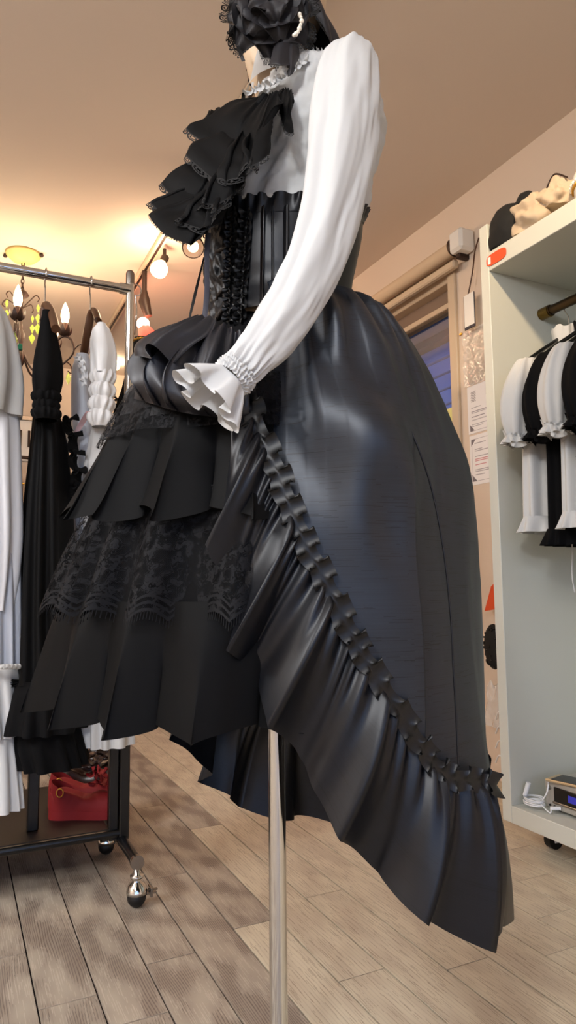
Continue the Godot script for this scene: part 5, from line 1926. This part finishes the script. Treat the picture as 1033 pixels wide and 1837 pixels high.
func chandelier():
	var c = on_y(42, 455, 2.4)
	var t = thing("chandelier", "bronze chandelier with candle bulbs and green drops, behind the clothes rack", "chandelier", Vector3(c.x, 2.0, c.z))
	glow_lathe([Vector2(0, 0.0), Vector2(0.085, 0.0), Vector2(0.08, -0.012), Vector2(0.055, -0.035), Vector2(0.02, -0.045), Vector2(0, -0.046)], Transform3D(Basis(), Vector3(c.x, 2.399, c.z)), "ceiling_rose", M.rose_cream, t)
	var mb = Mb.new()
	for s in [-1, 1]: mb.ball(Vector3(c.x, 2.39, c.z) + side * 0.09 * s, Vector3(0.012, 0.01, 0.012), 8)
	part(mb, "rose_screw", M.bronze, t)
	# chain of links
	for k in 7:
		var loop = []
		for i in 13:
			var a = TAU * i / 12.0
			loop.append(Vector3(c.x, 2.345 - k * 0.022 + 0.015 * sin(a), c.z) + (side if k % 2 == 0 else ahead) * 0.007 * cos(a))
		mb = Mb.new()
		mb.tube(loop, 0.0025, 6, false)
		part(mb, "chain_link", M.bronze, t)
	glow_lathe([Vector2(0.004, 0.0), Vector2(0.02, -0.01), Vector2(0.034, -0.03), Vector2(0.012, -0.05), Vector2(0.006, -0.07), Vector2(0.006, -0.2), Vector2(0.02, -0.23), Vector2(0.012, -0.27), Vector2(0.007, -0.3), Vector2(0.024, -0.33), Vector2(0.02, -0.37), Vector2(0.007, -0.4), Vector2(0, -0.43)], Transform3D(Basis(), Vector3(c.x, 2.215, c.z)), "column", M.bronze, t)
	for deg in [0.0, 73.0, 150.0, 220.0, 298.0]:
		var a = deg_to_rad(deg)
		var o = side * cos(a) - ahead * sin(a)
		var cup = Vector3(c.x, 1.985, c.z) + o * 0.215
		mb = Mb.new()
		mb.tube(curve([Vector3(c.x, 1.88, c.z) + o * 0.02, Vector3(c.x, 1.80, c.z) + o * 0.07, Vector3(c.x, 1.80, c.z) + o * 0.16, Vector3(c.x, 1.88, c.z) + o * 0.255, Vector3(c.x, 1.95, c.z) + o * 0.25, cup - Vector3(0, 0.012, 0), Vector3(c.x, 1.95, c.z) + o * 0.18, Vector3(c.x, 1.89, c.z) + o * 0.165, Vector3(c.x, 1.86, c.z) + o * 0.2], 50), 0.0052, 8)
		var arm = part(mb, "arm", M.bronze, t)
		mb = Mb.new()
		mb.tube(curve([Vector3(c.x, 1.90, c.z) + o * 0.26, Vector3(c.x, 1.93, c.z) + o * 0.29, Vector3(c.x, 1.92, c.z) + o * 0.33, Vector3(c.x, 1.88, c.z) + o * 0.335, Vector3(c.x, 1.885, c.z) + o * 0.31], 24), 0.0032, 6)
		part(mb, "scroll", M.bronze, arm)
		mb = Mb.new()
		for k in 8:
			var b = TAU * k / 8.0
			var q = side * cos(b) - ahead * sin(b)
			var g = []
			for j in 6:
				var row = PackedVector3Array()
				var v = j / 5.0
				for i in 5:
					var u = (i - 2) / 2.0
					row.append(cup + q * (0.006 + 0.03 * sin(v * 1.7)) + Vector3(0, -0.012 + 0.038 * v * v + 0.012 * v, 0) + q.cross(Vector3.UP) * u * 0.013 * sin(PI * (0.15 + 0.8 * v)))
				g.append(row)
			mb.grid(g)
		part(mb, "leaf_cup", M.bronze, t)
		mb = Mb.new()
		mb.tube([cup, cup + Vector3(0, 0.055, 0)], 0.012, 14)
		part(mb, "candle_sleeve", M.bronze_light, t)
		glow_lathe([Vector2(0, 0.11), Vector2(0.004, 0.104), Vector2(0.012, 0.085), Vector2(0.0195, 0.055), Vector2(0.021, 0.035), Vector2(0.017, 0.012), Vector2(0.011, 0.0), Vector2(0, 0)], Transform3D(Basis(), cup + Vector3(0, 0.053, 0)), "bulb", M.bulb_glow, t)
		lamp(t, cup + Vector3(0, 0.1, 0), WARM, 0.07, 0.018)
		mb = Mb.new()
		var tip = Vector3(c.x, 1.885, c.z) + o * 0.315
		mb.lathe([Vector2(0, 0.0), Vector2(0.012, -0.03), Vector2(0.014, -0.045), Vector2(0.0, -0.075)], Transform3D(Basis(), tip), 6)
		part(mb, "green_drop", M.green_glass, t)
	# upper scrolls with green drops
	for deg in [20.0, 110.0, 190.0, 280.0]:
		var a = deg_to_rad(deg)
		var o = side * cos(a) - ahead * sin(a)
		mb = Mb.new()
		mb.tube(curve([Vector3(c.x, 2.12, c.z) + o * 0.008, Vector3(c.x, 2.15, c.z) + o * 0.05, Vector3(c.x, 2.17, c.z) + o * 0.085, Vector3(c.x, 2.15, c.z) + o * 0.105, Vector3(c.x, 2.135, c.z) + o * 0.095], 24), 0.003, 6)
		part(mb, "scroll", M.bronze, t)
		mb = Mb.new()
		for k in 3:
			mb.lathe([Vector2(0, 0.0), Vector2(0.008 + 0.004 * k, -0.02), Vector2(0.0, -0.045 - 0.006 * k)], Transform3D(Basis(), Vector3(c.x, 2.125 - k * 0.05, c.z) + o * 0.1), 6)
		part(mb, "green_drop", M.green_glass, t)
	mb = Mb.new()
	mb.box(Vector3(-0.02, -0.016, -0.01), Vector3(0.02, 0.016, 0.01), 0.004, Transform3D(Basis(), Vector3(c.x, 1.9, c.z) - ahead * 0.06 + side * 0.012))
	part(mb, "teal_bead", M.teal, t)

func far_things():
	# framed notice and dark clothes along the back wall, glimpsed between the hanging dresses
	var a = on_z(30, 748, -5.31); var b = on_z(64, 800, -5.31)
	var t = thing("wall_frame", "pale framed panel with small dark pendants on the back wall", "frame", Vector3((a.x + b.x) / 2, b.y, -5.31))
	var mb = Mb.new()
	mb.box(Vector3(a.x - 0.3, b.y - 0.12, -5.318), Vector3(b.x, a.y, -5.295), 0.004)
	part(mb, "panel", M.paper, t)
	mb = Mb.new()
	mb.box(Vector3(a.x - 0.3, a.y - 0.025, -5.3), Vector3(b.x, a.y + 0.01, -5.28), 0.003)
	part(mb, "frame_edge", M.dull_chrome, t)
	for k in 3:
		mb = Mb.new()
		mb.tube([Vector3(b.x - 0.05 - k * 0.06, a.y - 0.1, -5.285), Vector3(b.x - 0.05 - k * 0.06, a.y - 0.22, -5.285)], 0.009, 8)
		part(mb, "pendant", M.bronze, t)
	t = thing("dark_clothes_rail", "row of dark clothes with gold trims on a rail along the back wall", "clothes rail", Vector3(-0.2, 0, -4.9))
	mb = Mb.new()
	mb.tube([Vector3(-1.4, 1.62, -4.9), Vector3(1.1, 1.62, -4.9)], 0.012, 10)
	part(mb, "rail", M.bronze, t)
	for x in [-1.4, 1.1]:
		mb = Mb.new()
		mb.tube([Vector3(x, 0, -4.9), Vector3(x, 1.62, -4.9)], 0.012, 10)
		part(mb, "post", M.bronze, t)
	for k in 7:
		var x = on_z(-20, 880, -4.9).x + k * 0.15
		var l = Loft.new()
		for q in [[1.58, 0.02, 0.06], [1.5, 0.045, 0.2], [1.2, 0.06, 0.22], [0.7, 0.075, 0.24], [0.35, 0.08, 0.25]]:
			l.h.append(q[0] - 0.03 * (k % 3)); l.c.append(Vector3(x, q[0], -4.9)); l.a.append(q[1]); l.b.append(q[2])
		var ph = k * 1.7
		var gm = M.felt_black if k % 3 != 1 else M.satin_brown
		var dress = thing("dark_garment", "dark garment in the row along the back wall", "garment", Vector3(x, 0.3, -4.9), "dark garments along the back wall")
		sheet(rings(l, l.h[0], l.h[-1], 16, 48, func(p, v): return 0.012 * ring_wave(p, 7, ph) * v), "body", gm, dress, true)
		mb = Mb.new()
		for s in 3: mb.tube([Vector3(x - 0.05, 1.42 - s * 0.13, -4.69), Vector3(x + 0.05, 1.41 - s * 0.13, -4.68)], 0.007, 6)
		part(mb, "gold_trim", M.gold, dress)
	# small downlight far off on the ceiling
	t = thing("far_lamp", "tiny lit lamp glimpsed beside the rack post, far back", "lamp", on_z(208, 657, -5.0))
	mb = Mb.new()
	mb.ball(on_z(208, 657, -5.0), Vector3.ONE * 0.03, 12)
	part(mb, "bulb", M.bulb_glow, t)
	mb = Mb.new()
	var fp = on_z(208, 657, -5.0)
	mb.tube([fp + Vector3(0, 0.02, 0), Vector3(fp.x, 2.4, fp.z)], 0.006, 8)
	part(mb, "stem", M.bronze, t)
	lamp(t, fp, WARM, 0.08, 0.02)
